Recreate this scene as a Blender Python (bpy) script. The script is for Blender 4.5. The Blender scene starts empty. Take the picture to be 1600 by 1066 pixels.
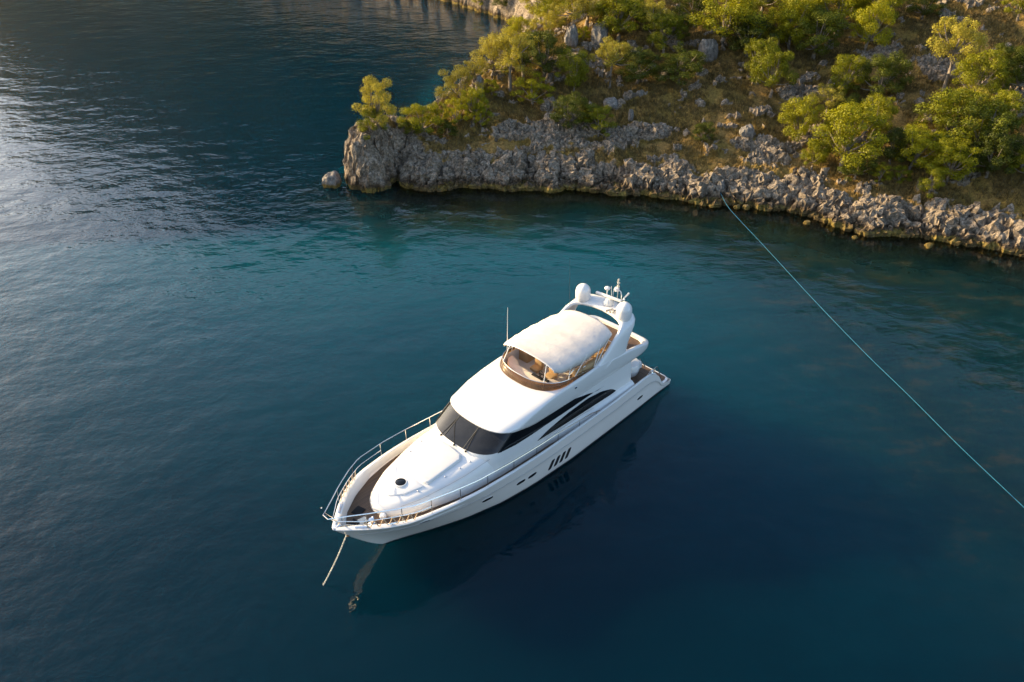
import bpy, bmesh, math, random
import numpy as np
from mathutils import Vector, Matrix
random.seed(7); rng = np.random.default_rng(11)
R = math.radians
scene = bpy.context.scene
col = scene.collection

# ------------------------------------------------------------------ camera, sky, sun, exposure
CAM_H, CAM_PITCH, CAM_F = 28.65, 33.5, 1244.0
cd = bpy.data.cameras.new("camera"); cam = bpy.data.objects.new("camera", cd); col.objects.link(cam)
cam.location = (0, 0, CAM_H); cam.rotation_euler = (R(90 - CAM_PITCH), 0, 0)
cd.sensor_width = 36.0; cd.lens = CAM_F / 1600 * 36.0; cd.clip_end = 6000; cd.clip_start = 0.5
scene.camera = cam
SUN_AZ = -66.0      # degrees clockwise from +Y (negative = to the left)
SUN_EL = 18.0
w = bpy.data.worlds.new("World"); scene.world = w; w.use_nodes = True
nt = w.node_tree; bgn = nt.nodes["Background"]
sky = nt.nodes.new("ShaderNodeTexSky"); sky.sky_type = 'NISHITA'; sky.sun_disc = False
sky.sun_elevation = R(SUN_EL); sky.sun_rotation = R(SUN_AZ); sky.dust_density = 2.8; sky.ozone_density = 1.7; sky.air_density = 1.0
nt.links.new(sky.outputs[0], bgn.inputs[0]); bgn.inputs[1].default_value = 0.14
ld = bpy.data.lights.new("sun", 'SUN'); sun = bpy.data.objects.new("sun", ld); col.objects.link(sun)
ld.energy = 3.4; ld.angle = R(0.6); ld.color = (1.0, 0.77, 0.42)
sd = Vector((math.sin(R(SUN_AZ)) * math.cos(R(SUN_EL)), math.cos(R(SUN_AZ)) * math.cos(R(SUN_EL)), math.sin(R(SUN_EL))))
sun.rotation_euler = sd.to_track_quat('Z', 'Y').to_euler()
scene.view_settings.view_transform = 'Standard'; scene.view_settings.look = 'None'
scene.view_settings.exposure = 1.62; scene.view_settings.gamma = 1.0; scene.view_settings.use_curve_mapping = False
scene.cycles.max_bounces = 6; scene.cycles.transparent_max_bounces = 12; scene.cycles.use_denoising = True
scene.cycles.caustics_reflective = False; scene.cycles.caustics_refractive = False

# ------------------------------------------------------------------ helpers
def tag(o, label=None, cat=None, group=None, kind=None):
    if label: o['label'] = label
    if cat: o['category'] = cat
    if group: o['group'] = group
    if kind: o['kind'] = kind
    return o
def empty(name, loc, rz=0.0):
    o = bpy.data.objects.new(name, None); col.objects.link(o); o.location = loc; o.rotation_euler = (0, 0, rz)
    o.empty_display_size = 0.5; return o
def link_mesh(name, me, parent=None):
    o = bpy.data.objects.new(name, me); col.objects.link(o)
    if parent: o.parent = parent
    return o
def np_mesh(name, V, F, mat, smooth=True):
    """V (n,3) array, F (m,4) or (m,3) int array"""
    me = bpy.data.meshes.new(name); V = np.asarray(V, np.float32); F = np.asarray(F, np.int32)
    k = F.shape[1]
    me.vertices.add(len(V)); me.vertices.foreach_set("co", V.ravel())
    me.loops.add(F.size); me.loops.foreach_set("vertex_index", F.ravel())
    me.polygons.add(len(F)); me.polygons.foreach_set("loop_start", np.arange(0, F.size, k, dtype=np.int32))
    me.polygons.foreach_set("loop_total", np.full(len(F), k, np.int32))
    me.polygons.foreach_set("use_smooth", np.full(len(F), smooth))
    me.update(calc_edges=True); me.materials.append(mat); return me

class MB:
    def __init__(s): s.v = []; s.f = []
    def add(s, vs, fs):
        b = len(s.v); s.v += [tuple(p) for p in vs]; s.f += [tuple(i + b for i in f) for f in fs]; return s
    def loft(s, rings, closed=True, cap0=False, cap1=False):
        n = len(rings[0]); vs = [p for r in rings for p in r]; fs = []
        for i in range(len(rings) - 1):
            for j in range(n if closed else n - 1):
                a = i * n + j; b = i * n + (j + 1) % n
                fs.append((a, b, b + n, a + n))
        if cap0: fs.append(tuple(range(n - 1, -1, -1)))
        if cap1: fs.append(tuple((len(rings) - 1) * n + j for j in range(n)))
        return s.add(vs, fs)
    def tube(s, pts, r, seg=6, caps=True):
        pts = [Vector(p) for p in pts]; rings = []; up = Vector((0, 0, 1))
        for i, p in enumerate(pts):
            d = (pts[min(i + 1, len(pts) - 1)] - pts[max(i - 1, 0)]).normalized()
            a = d.cross(up)
            if a.length < 0.05: a = d.cross(Vector((1, 0, 0)))
            a.normalize(); b = d.cross(a); rr = r[i] if isinstance(r, (list, tuple)) else r
            rings.append([p + (a * math.cos(2 * math.pi * k / seg) + b * math.sin(2 * math.pi * k / seg)) * rr for k in range(seg)])
        return s.loft(rings, True, caps, caps)
    def lathe(s, prof, c=(0, 0, 0), seg=16):
        rings = [[(c[0] + r * math.cos(2 * math.pi * k / seg), c[1] + r * math.sin(2 * math.pi * k / seg), c[2] + z) for k in range(seg)] for r, z in prof]
        return s.loft(rings, True, True, True)
    def box(s, lo, hi, bev=0.0, seg=2, rot=0.0, tilt=None):
        bm = bmesh.new(); bmesh.ops.create_cube(bm, size=1.0)
        c = [(a + b) / 2 for a, b in zip(lo, hi)]; d = [b - a for a, b in zip(lo, hi)]
        for v in bm.verts: v.co = Vector((v.co.x * d[0], v.co.y * d[1], v.co.z * d[2]))
        if bev: bmesh.ops.bevel(bm, geom=bm.edges[:], offset=bev, segments=seg, affect='EDGES', profile=0.5)
        M = Matrix.Translation(c) @ Matrix.Rotation(rot, 4, 'Z')
        if tilt: M = M @ Matrix.Rotation(tilt[0], 4, tilt[1])
        bm.verts.index_update()
        s.add([M @ v.co for v in bm.verts], [[v.index for v in f.verts] for f in bm.faces]); bm.free(); return s
    def build(s, name, mat, parent=None, smooth=True, angle=35, weld=True):
        me = bpy.data.meshes.new(name); me.from_pydata(s.v, [], s.f)
        bm = bmesh.new(); bm.from_mesh(me)
        if weld: bmesh.ops.remove_doubles(bm, verts=bm.verts, dist=1e-4)
        bmesh.ops.recalc_face_normals(bm, faces=bm.faces); bm.to_mesh(me); bm.free()
        if smooth:
            me.polygons.foreach_set("use_smooth", [True] * len(me.polygons)); me.set_sharp_from_angle(angle=R(angle))
        me.materials.append(mat); return link_mesh(name, me, parent)

# ---- numpy noise
def _h(ix, iy, iz, seed):
    n = (ix.astype(np.int64) * 374761393 + iy.astype(np.int64) * 668265263 + iz.astype(np.int64) * 2147483647 + seed * 144665) & 0xffffffff
    n = ((n ^ (n >> 13)) * 1274126177) & 0xffffffff
    n = ((n ^ (n >> 16)) * 2246822519) & 0xffffffff
    return ((n ^ (n >> 15)) & 0xffffff) / float(0xffffff)
def vnoise(x, y, z=None, seed=0):
    x = np.asarray(x, float); y = np.asarray(y, float); z = np.zeros_like(x) if z is None else np.asarray(z, float)
    xi, yi, zi = np.floor(x), np.floor(y), np.floor(z); fx, fy, fz = x - xi, y - yi, z - zi
    fx, fy, fz = [t * t * t * (t * (t * 6 - 15) + 10) for t in (fx, fy, fz)]
    r = 0
    for a in (0, 1):
        for b in (0, 1):
            for c in (0, 1):
                r = r + _h(xi + a, yi + b, zi + c, seed) * (fx if a else 1 - fx) * (fy if b else 1 - fy) * (fz if c else 1 - fz)
    return r * 2 - 1
def fbm(x, y, z=None, seed=0, o=4, lac=2.1, g=0.5, ridged=False):
    r = 0; a = 1; t = 0
    for k in range(o):
        f = lac ** k; n = vnoise(np.asarray(x) * f + 17.3 * k, np.asarray(y) * f - 9.1 * k, None if z is None else np.asarray(z) * f, seed + k)
        if ridged: n = 1 - 2 * np.abs(n)
        r = r + n * a; t += a; a *= g
    return r / t
def sstep(a, b, x):
    t = np.clip((np.asarray(x, float) - a) / (b - a), 0, 1); return t * t * (3 - 2 * t)

# ------------------------------------------------------------------ materials
def mat(name):
    m = bpy.data.materials.new(name); m.use_nodes = True; nt = m.node_tree
    for n in list(nt.nodes):
        if n.type != 'OUTPUT_MATERIAL': nt.nodes.remove(n)
    return m, nt, nt.nodes["Material Output"]
def N(nt, t, **k):
    n = nt.nodes.new(t)
    for a, b in k.items():
        if a in n.inputs: n.inputs[a].default_value = b
        else: setattr(n, a, b)
    return n
def noise_node(nt, scale, detail=4, rough=0.55, coord='Object', vec=None, stretch=None):
    n = N(nt, "ShaderNodeTexNoise", Scale=scale, Detail=detail, Roughness=rough)
    if vec is None:
        tc = N(nt, "ShaderNodeTexCoord"); vec = tc.outputs[coord]
    if stretch:
        mp = N(nt, "ShaderNodeMapping"); mp.inputs['Scale'].default_value = stretch[:3]
        if len(stretch) > 3: mp.inputs['Rotation'].default_value = (0, 0, stretch[3])
        nt.links.new(vec, mp.inputs[0]); vec = mp.outputs[0]
    nt.links.new(vec, n.inputs['Vector']); return n
def ramp(nt, fac, stops, interp='LINEAR'):
    r = N(nt, "ShaderNodeValToRGB"); r.color_ramp.interpolation = interp; e = r.color_ramp.elements
    while len(e) < len(stops): e.new(0.5)
    for q, (p, c) in zip(e, stops): q.position = p; q.color = (*c, 1) if len(c) == 3 else c
    nt.links.new(fac, r.inputs[0]); return r
def mixc(nt, fac, a, b, mode='MIX'):
    m = N(nt, "ShaderNodeMix", data_type='RGBA', blend_type=mode)
    for s, v in ((0, fac), (6, a), (7, b)):
        if hasattr(v, 'is_output'): nt.links.new(v, m.inputs[s])
        elif s == 0: m.inputs[0].default_value = v
        else: m.inputs[s].default_value = (*v, 1) if len(v) == 3 else v
    return m.outputs[2]
def math_node(nt, op, a, b=None, clamp=False):
    m = N(nt, "ShaderNodeMath", operation=op, use_clamp=clamp)
    for i, v in enumerate((a, b)):
        if v is None: continue
        if hasattr(v, 'is_output'): nt.links.new(v, m.inputs[i])
        else: m.inputs[i].default_value = v
    return m.outputs[0]
def principled(name, c, rough=0.4, metal=0.0, spec=0.5, var=0.06, vscale=3.0, bump=0.0, bscale=40.0, coat=0.0):
    m, nt, out = mat(name); p = N(nt, "ShaderNodeBsdfPrincipled", Roughness=rough, Metallic=metal)
    p.inputs['Specular IOR Level'].default_value = spec; p.inputs['Coat Weight'].default_value = coat
    n = noise_node(nt, vscale, 5, 0.6)
    r = ramp(nt, n.outputs[0], [(0.3, [x * (1 - var) for x in c]), (0.7, [min(1, x * (1 + var)) for x in c])])
    nt.links.new(r.outputs[0], p.inputs['Base Color'])
    if bump:
        n2 = noise_node(nt, bscale, 4); b = N(nt, "ShaderNodeBump", Strength=bump, Distance=0.02)
        nt.links.new(n2.outputs[0], b.inputs['Height']); nt.links.new(b.outputs[0], p.inputs['Normal'])
    nt.links.new(p.outputs[0], out.inputs[0]); return m
M = {}
M['gel'] = principled('white_gelcoat', (0.71, 0.68, 0.64), 0.25, var=0.02, vscale=1.2, coat=0.3)
M['hullw'] = principled('hull_gelcoat', (0.85, 0.765, 0.695), 0.22, var=0.02, vscale=0.8, coat=0.3)
M['cushion'] = principled('cushion_vinyl', (0.64, 0.615, 0.58), 0.6, var=0.03, bump=0.15, bscale=30)
M['canvas'] = principled('bimini_canvas', (0.60, 0.535, 0.475), 0.9, spec=0.1, var=0.05, vscale=2.0, bump=1.0, bscale=3.2)
M['tan'] = principled('tan_upholstery', (0.40, 0.255, 0.12), 0.65, var=0.12, vscale=2.5, bump=0.15, bscale=25)
M['cream'] = principled('cream_console', (0.62, 0.52, 0.42), 0.5, var=0.05)
M['steel'] = principled('polished_steel', (0.75, 0.72, 0.68), 0.16, metal=1.0, var=0.05)
M['dark'] = principled('black_trim', (0.012, 0.012, 0.013), 0.7, spec=0.2, var=0.1)
M['grey'] = principled('grey_frame', (0.02, 0.02, 0.021), 0.6, var=0.1)
M['boot'] = principled('boot_stripe', (0.012, 0.013, 0.016), 0.4, var=0.2)
M['rub'] = principled('rub_line', (0.34, 0.33, 0.33), 0.35, var=0.05)
M['rope'] = principled('rope_fibre', (0.006, 0.095, 0.16), 0.9, var=0.25, vscale=8)
M['coil'] = principled('coil_rope', (0.62, 0.42, 0.24), 0.85, var=0.2, vscale=20)
M['chain'] = principled('chain_metal', (0.55, 0.52, 0.44), 0.5, metal=0.3, var=0.2, vscale=6)
M['rust'] = principled('rusty_steel', (0.36, 0.16, 0.05), 0.7, metal=0.2, var=0.3, vscale=8)
def glass(name, c, rough=0.06):
    m, nt, out = mat(name); p = N(nt, "ShaderNodeBsdfPrincipled", Roughness=rough, IOR=1.5)
    n = noise_node(nt, 0.9, 3); r = ramp(nt, n.outputs[0], [(0.35, [x * .6 for x in c]), (0.65, [x * 1.5 for x in c])])
    nt.links.new(r.outputs[0], p.inputs['Base Color']); p.inputs['Specular IOR Level'].default_value = 0.35
    nt.links.new(p.outputs[0], out.inputs[0]); return m
M['ws'] = glass('windscreen_glass', (0.014, 0.0145, 0.016))
M['dash'] = principled('dashboard_grey', (0.22, 0.22, 0.23), 0.6, var=0.15)
M['lining'] = principled('saloon_wood', (0.14, 0.09, 0.05), 0.5, var=0.2)
m_ = M['ws']; nt = m_.node_tree; pr = [n for n in nt.nodes if n.type == 'BSDF_PRINCIPLED'][0]; pr.inputs['Roughness'].default_value = 0.02; pr.inputs['Specular IOR Level'].default_value = 0.5
tr = N(nt, "ShaderNodeBsdfTransparent"); tr.inputs[0].default_value = (0.60, 0.62, 0.64, 1); mx = N(nt, "ShaderNodeMixShader"); mx.inputs[0].default_value = 0.7
nt.links.new(tr.outputs[0], mx.inputs[1]); nt.links.new(pr.outputs[0], mx.inputs[2]); nt.links.new(mx.outputs[0], nt.nodes['Material Output'].inputs[0])
M['sw'] = glass('side_glass', (0.006, 0.0065, 0.007))
m, nt, out = mat('tinted_screen'); p = N(nt, "ShaderNodeBsdfPrincipled", Roughness=0.08)
n = noise_node(nt, 1.5, 2); r = ramp(nt, n.outputs[0], [(0.3, (0.085, 0.052, 0.027)), (0.7, (0.16, 0.105, 0.06))]); nt.links.new(r.outputs[0], p.inputs['Base Color'])
tr = N(nt, "ShaderNodeBsdfTransparent"); tr.inputs[0].default_value = (0.80, 0.58, 0.36, 1); mx = N(nt, "ShaderNodeMixShader"); mx.inputs[0].default_value = 0.48
nt.links.new(tr.outputs[0], mx.inputs[1]); nt.links.new(p.outputs[0], mx.inputs[2]); nt.links.new(mx.outputs[0], out.inputs[0]); M['screen'] = m
# teak with plank seams running fore and aft
def teak(name, a, b):
    m, nt, out = mat(name); p = N(nt, "ShaderNodeBsdfPrincipled", Roughness=0.6)
    tc = N(nt, "ShaderNodeTexCoord"); sx = N(nt, "ShaderNodeSeparateXYZ"); nt.links.new(tc.outputs['Object'], sx.inputs[0])
    n = noise_node(nt, 1.0, 5, 0.6, stretch=(0.8, 14, 1)); r = ramp(nt, n.outputs[0], [(0.3, a), (0.7, b)])
    fr = math_node(nt, 'FRACT', math_node(nt, 'MULTIPLY', sx.outputs[1], 1 / 0.09)); seam = math_node(nt, 'LESS_THAN', fr, 0.1)
    c = mixc(nt, seam, r.outputs[0], (0.03, 0.02, 0.015)); nt.links.new(c, p.inputs['Base Color'])
    nt.links.new(p.outputs[0], out.inputs[0]); return m
M['teak'] = teak('teak_planking', (0.07, 0.037, 0.018), (0.15, 0.083, 0.04))

# ------------------------------------------------------------------ terrain functions (world metres)
FRONT = np.array([(-15.9, 73.2), (-15.5, 71.0), (-14.7, 68.7), (-13.6, 68.0), (-12.4, 68.2), (-11.6, 69.2), (-11.2, 70.6), (-10.7, 70.5), (-10.3, 69.3), (-9.4, 68.8), (-7.5, 68.6), (-4, 68.9), (-1, 68.5), (1, 68.9), (3.5, 68.3),
                  (5.9, 68.6), (9, 67.6), (12, 67.2), (15, 65.8), (18.5, 65.2), (22.0, 64.3), (24.4, 63.6), (26.0, 61.6), (28.4, 59.6), (32, 58.7), (36, 57.3), (39.8, 55.4),
                  (48, 51.5), (60, 47), (90, 40), (160, 30), (420, 0)], float)
BACK = np.array([(-15.9, 73.2), (-14.6, 75.6), (-11.5, 79), (-8, 83), (-5.8, 88), (-4.2, 95), (-2, 105), (1.5, 114), (3.5, 124), (2, 132), (0, 138.5), (-5, 146), (-10, 153.5),
                 (-13.5, 158), (-30, 174), (-70, 192), (-130, 206), (-220, 225), (-420, 260), (-900, 420)], float)
POLY = np.vstack([FRONT, [(900, 0), (900, 1500), (-900, 1500)], BACK[::-1][:-1]])
def seg_dist(X, Y, P):
    d = np.full(X.shape, 1e9)
    for (ax, ay), (bx, by) in zip(P[:-1], P[1:]):
        dx, dy = bx - ax, by - ay; t = np.clip(((X - ax) * dx + (Y - ay) * dy) / (dx * dx + dy * dy), 0, 1)
        d = np.minimum(d, np.hypot(X - ax - t * dx, Y - ay - t * dy))
    return d
def inside(X, Y):
    r = np.zeros(X.shape, bool); n = len(POLY)
    for i in range(n):
        x1, y1 = POLY[i]; x2, y2 = POLY[(i + 1) % n]
        if y1 == y2: continue
        c = ((y1 > Y) != (y2 > Y)) & (X < (x2 - x1) * (Y - y1) / (y2 - y1) + x1); r ^= c
    return r
def coast(X, Y):
    wx = X + 0.55 * fbm(X * .55, Y * .55, seed=3, o=3); wy = Y + 1.0 * fbm(X * .42 + 40, Y * .42, seed=5, o=4) + .35 * np.abs(vnoise(X * 1.1, Y * .6, seed=6))
    return seg_dist(wx, wy, FRONT), seg_dist(wx, wy, BACK), inside(wx, wy)
def height(X, Y, rough=True):
    X = np.asarray(X, float); Y = np.asarray(Y, float)
    df, db, ins = coast(X, Y)
    hc = np.interp(X, [-16, -12, -11, -7, 0, 20, 28, 40, 60], [4.6, 4.4, 3.0, 2.3, 2.0, 2.0, 2.0, 2.0, 2.0]); wc = np.interp(X, [-13, -11.6, -10.4, -4, 22, 40], [1.3, 1.9, 3.3, 4.2, 4.6, 5.4])
    sl = np.interp(X, [-16, -10, -5, 0], [0.05, 0.16, 0.36, 0.38])
    zf = hc * np.clip(df / wc, 0, 1) ** np.interp(X, [-12, -6], [.75, .95]) + sl * np.clip(df - wc, 0, None)
    zb = 4.8 * np.clip(db / 2.2, 0, 1) ** 0.8 + 0.42 * np.clip(db - 2.2, 0, None)
    k = 1.2; h = np.clip(0.5 + 0.5 * (zb - zf) / k, 0, 1); z = zb * (1 - h) + zf * h - k * h * (1 - h)
    D = np.minimum(df, db); cl = np.maximum(1 - sstep(2.0, 5.2, df + 1.6 * fbm(X / 1.7, Y / 1.7, seed=13, o=3)), np.where(Y > 84, 1 - sstep(1.5, 4.5, db + 1.8 * fbm(X / 2, Y / 2, seed=14, o=3)), 0)); out = np.where(X < -10, np.where(df > 1.5, 0.3, 1), 1)
    # far hills: rise with distance inland, fading down to the left
    az = np.degrees(np.arctan2(X, np.maximum(Y, 1))); fa = np.interp(az, [-60, -41, -36, -33, -31, -24.6, -21.5, -14, 10], [0.05, 0.18, 0.42, 0.62, 0.78, 0.93, 1.0, 1.0, 0.85])
    far = sstep(30, 120, D); zh = np.minimum(D, 250) * 0.80 * fa + 12 * fbm(X / 60, Y / 60, seed=21, o=5) * far
    z = np.where(D > 30, z * (1 - far) + np.maximum(zh, 3) * far, z)
    ter = z / 1.15; fr = ter - np.floor(ter); zt = (np.floor(ter) + sstep(0.25, 0.95, fr)) * 1.15
    soft = sstep(4, 8, df) * (1 - far)
    z = z + (zt - z) * 0.45 * soft * np.clip(fbm(X / 7, Y / 7, seed=9) + .6, 0, 1)
    if rough:
        z = z + soft * (0.55 * fbm(X / 5, Y / 5, seed=31, o=5))
    rock = cl * 1.0
    oc = fbm(X / 4.6, Y / 3.4, seed=47, o=4); rock = np.maximum(rock, sstep(0.25, 0.45, oc) * sstep(3, 6, df) * .9); oc2 = fbm(X / 1.3, Y / 1.0, seed=53, o=3); rock = np.maximum(rock, sstep(0.36, 0.50, oc2) * sstep(2, 4, df) * .8)
    if rough:
        qx = X + .8 * fbm(X * .4, Y * .4, seed=101, o=2); qy = Y + .8 * fbm(X * .4 + 9, Y * .4, seed=103, o=2)
        rid = fbm(qx * .62, qy * .72, seed=61, o=5, ridged=True, g=.55)
        rid2 = fbm(qx * 1.7, qy * 1.9, seed=77, o=3, ridged=True)
        rid3 = fbm(qx * 3.6, qy * 3.2, seed=83, o=3, ridged=True)
        md = np.clip(.75 + 1.1 * fbm(X * .28, Y * .28, seed=107, o=2), .25, 1.5)
        fin = fbm(qx * 1.5 + .5 * qy, qy * .55 - .2 * qx, seed=111, o=4, ridged=True, g=.6)
        bump = np.where(D < 6, 0.40 * rid + .48 * fin + md * (0.42 * rid2 + .34 * rid3), 0.26 * rid + 0.24 * rid2 + .2 * rid3)
        gul = np.exp(-(vnoise(X * .33 + 5, Y * .16, seed=19) / .075) ** 2) + .6 * np.exp(-(vnoise(X * .9 + 2, Y * .3, seed=29) / .08) ** 2)
        z = z - np.where(ins, 1.3 * gul * cl * np.clip(D / 1.2, 0, 1), 0) * (1 - far)
        z = z + np.where(ins, rock * bump * np.clip(D / 0.9, 0.0, 1), 0) * (1 - far)
    dout = np.minimum(df, db)
    z = np.where(ins, np.maximum(z, 0.12), -0.25 - np.minimum(dout * 0.55, 7) + 0.3 * fbm(X * .8, Y * .8, seed=80))
    return z, rock, ins, df, db
class Ray:
    """pixel of the 1600 x 1066 photograph -> point on the ground"""
    def __init__(s):
        p = R(CAM_PITCH); s.fw = np.array([0, math.cos(p), -math.sin(p)]); s.up = np.array([0, math.sin(p), math.cos(p)])
    def d(s, u, v): return s.fw + np.array([1, 0, 0]) * (u - 800) / CAM_F + s.up * (533 - v) / CAM_F
    def plane(s, u, v, z=0.0):
        d = s.d(u, v); t = (z - CAM_H) / d[2]; return np.array([0, 0, CAM_H]) + d * t
    def ground(s, u, v):
        d = s.d(u, v); t = np.linspace(40, 190, 1600); X, Y, Z = d[0] * t, d[1] * t, CAM_H + d[2] * t
        g = np.maximum(height(X, Y, True)[0], 0); i = int(np.argmax(Z < g)) if (Z < g).any() else len(t) - 1
        return np.array([X[i], Y[i], g[i]]), t[i]
RAY = Ray()

# ------------------------------------------------------------------ ground material
m, nt, out = mat('headland_ground'); p = N(nt, "ShaderNodeBsdfPrincipled", Roughness=0.95); p.inputs['Specular IOR Level'].default_value = 0.15
at = N(nt, "ShaderNodeAttribute", attribute_name='rock'); geo = N(nt, "ShaderNodeNewGeometry"); sx = N(nt, "ShaderNodeSeparateXYZ"); nt.links.new(geo.outputs['Position'], sx.inputs[0])
nA = noise_node(nt, 0.9, 8, 0.65); nB = noise_node(nt, 5.0, 6, 0.7); nC = noise_node(nt, 0.35, 4, 0.6)
soil = ramp(nt, nB.outputs[0], [(0.28, (0.07, 0.04, 0.013)), (0.5, (0.25, 0.148, 0.044)), (0.66, (0.36, 0.22, 0.066)), (0.8, (0.42, 0.30, 0.13))])
grass = ramp(nt, nB.outputs[0], [(0.3, (0.095, 0.062, 0.015)), (0.7, (0.31, 0.20, 0.05))])
sg = ramp(nt, nC.outputs[0], [(0.42, (0, 0, 0)), (0.58, (1, 1, 1))]); soilc = mixc(nt, sg.outputs[0], soil.outputs[0], grass.outputs[0])
rk = ramp(nt, nB.outputs[0], [(0.25, (0.045, 0.038, 0.030)), (0.45, (0.175, 0.147, 0.113)), (0.60, (0.35, 0.295, 0.232)), (0.8, (0.54, 0.465, 0.37))])
rk2 = ramp(nt, nA.outputs[0], [(0.35, (0.62, 0.56, 0.50)), (0.65, (1.05, 1.0, 0.96))]); rkc = mixc(nt, 1.0, rk.outputs[0], rk2.outputs[0], 'MULTIPLY')
rm = math_node(nt, 'ADD', at.outputs['Fac'], math_node(nt, 'MULTIPLY', math_node(nt, 'SUBTRACT', nA.outputs[0], 0.5), 1.3)); rmr = ramp(nt, rm, [(0.36, (0, 0, 0)), (0.52, (1, 1, 1))])
c1 = mixc(nt, rmr.outputs[0], soilc, rkc)
zz = math_node(nt, 'ADD', sx.outputs[2], math_node(nt, 'MULTIPLY', math_node(nt, 'SUBTRACT', nA.outputs[0], 0.5), 0.9))
tide = ramp(nt, zz, [(0.0, (1, 1, 1)), (0.36, (1, 1, 1)), (0.52, (0.0, 0.0, 0.0))])
alg = ramp(nt, nB.outputs[0], [(0.3, (0.08, 0.055, 0.014)), (0.7, (0.32, 0.23, 0.06))])
dk = ramp(nt, zz, [(0.40, (0.30, 0.26, 0.22)), (0.62, (0.42, 0.38, 0.33)), (1.0, (1, 1, 1))]); c1 = mixc(nt, 1.0, c1, dk.outputs[0], 'MULTIPLY')  # wet stain band, darkened further to paint in shade of the undercut base
nP = noise_node(nt, 0.7, 5, 0.65); pt = ramp(nt, nP.outputs[0], [(0.44, (0.25, 0.25, 0.25)), (0.58, (1, 1, 1))]); c2 = mixc(nt, math_node(nt, 'MULTIPLY', tide.outputs[0], pt.outputs[0]), c1, alg.outputs[0])
nt.links.new(c2, p.inputs['Base Color'])
b = N(nt, "ShaderNodeBump", Strength=0.9, Distance=0.22); bn = noise_node(nt, 2.6, 8, 0.72); nt.links.new(bn.outputs[0], b.inputs['Height']); nt.links.new(b.outputs[0], p.inputs['Normal'])
nt.links.new(p.outputs[0], out.inputs[0]); M['ground'] = m
m, nt, out = mat('boulder_rock'); p = N(nt, "ShaderNodeBsdfPrincipled", Roughness=0.9); p.inputs['Specular IOR Level'].default_value = 0.15
nB = noise_node(nt, 3.0, 7, 0.7); rk = ramp(nt, nB.outputs[0], [(0.3, (0.06, 0.055, 0.047)), (0.5, (0.17, 0.15, 0.13)), (0.7, (0.32, 0.285, 0.24))])
geo = N(nt, "ShaderNodeNewGeometry"); sx = N(nt, "ShaderNodeSeparateXYZ"); nt.links.new(geo.outputs['Position'], sx.inputs[0])
tide = ramp(nt, sx.outputs[2], [(0.25, (0, 0, 0)), (0.45, (1, 1, 1))]); c = mixc(nt, tide.outputs[0], (0.13, 0.09, 0.025), rk.outputs[0]); nt.links.new(c, p.inputs['Base Color'])
b = N(nt, "ShaderNodeBump", Strength=0.8, Distance=0.12); nt.links.new(nB.outputs[0], b.inputs['Height']); nt.links.new(b.outputs[0], p.inputs['Normal'])
nt.links.new(p.outputs[0], out.inputs[0]); M['boulder'] = m

# ------------------------------------------------------------------ headland and hills
def grid_faces(ny, nx):
    i = np.arange((ny - 1) * (nx - 1)); a = (i // (nx - 1)) * nx + i % (nx - 1); return np.stack([a, a + 1, a + nx + 1, a + nx], 1)
def add_attr(me, name, vals):
    a = me.attributes.new(name, 'FLOAT', 'POINT'); a.data.foreach_set('value', np.asarray(vals, np.float32).ravel())
def displace(V, n, sh, rock, amp=0.32):
    """push rocky vertices sideways so cliffs get fissures and overhangs"""
    P = V.reshape(*sh, 3); gy, gx = np.gradient(P, axis=0), np.gradient(P, axis=1); nn = np.cross(gx, gy); nn /= np.linalg.norm(nn, axis=2, keepdims=True) + 1e-9
    d = fbm(P[..., 0] * .95, P[..., 1] * .95, P[..., 2] * 1.1, seed=91, o=4, ridged=True) - 0.1
    d2 = fbm(P[..., 0] * 2.6, P[..., 1] * 2.6, P[..., 2] * 2.2, seed=95, o=4, ridged=True, g=.65)
    return (P + nn * ((d * amp * .35 + d2 * amp * 1.1) * rock.reshape(sh))[..., None]).reshape(-1, 3)
xs = np.arange(-20, 53.01, 0.145); ys = np.arange(49, 108.01, 0.145)
X, Y = np.meshgrid(xs, ys); Z, rock, ins, df, db = height(X, Y)
V = np.stack([X, Y, Z], -1).reshape(-1, 3)
V = displace(V, None, X.shape, np.where(ins, rock, 0.2).ravel(), 0.58)
F = grid_faces(*X.shape)
keep = (Z.ravel()[F].max(1) > -6.5); F = F[keep]
used = np.unique(F); remap = np.full(len(V), -1); remap[used] = np.arange(len(used))
me = np_mesh('headland', V[used], remap[F], M['ground'], smooth=True); me.polygons.foreach_set('use_smooth', rock.ravel()[F].max(1) < .35); add_attr(me, 'rock', rock.ravel()[used])
tag(link_mesh('headland', me), kind='structure')

m, nt, out = mat('hill_scrub'); p = N(nt, "ShaderNodeBsdfPrincipled", Roughness=1.0); p.inputs['Specular IOR Level'].default_value = 0.1
nB = noise_node(nt, 0.11, 9, 0.72); r = ramp(nt, nB.outputs[0], [(0.36, (0.012, 0.012, 0.004)), (0.55, (0.034, 0.030, 0.008)), (0.75, (0.085, 0.064, 0.02))])
geo = N(nt, "ShaderNodeNewGeometry"); sx = N(nt, "ShaderNodeSeparateXYZ"); nt.links.new(geo.outputs['Position'], sx.inputs[0])
nR0 = noise_node(nt, 0.25, 6, 0.7); sh = ramp(nt, math_node(nt, 'ADD', math_node(nt, 'DIVIDE', sx.outputs[2], 10.0), math_node(nt, 'SUBTRACT', nR0.outputs[0], 0.5)), [(0.15, (1, 1, 1)), (0.6, (0, 0, 0))]); nR = noise_node(nt, 1.2, 7, 0.7)
rr = ramp(nt, nR.outputs[0], [(0.3, (0.06, 0.05, 0.034)), (0.7, (0.30, 0.245, 0.17))]); c = mixc(nt, sh.outputs[0], r.outputs[0], rr.outputs[0]); nt.links.new(c, p.inputs['Base Color'])
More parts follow.
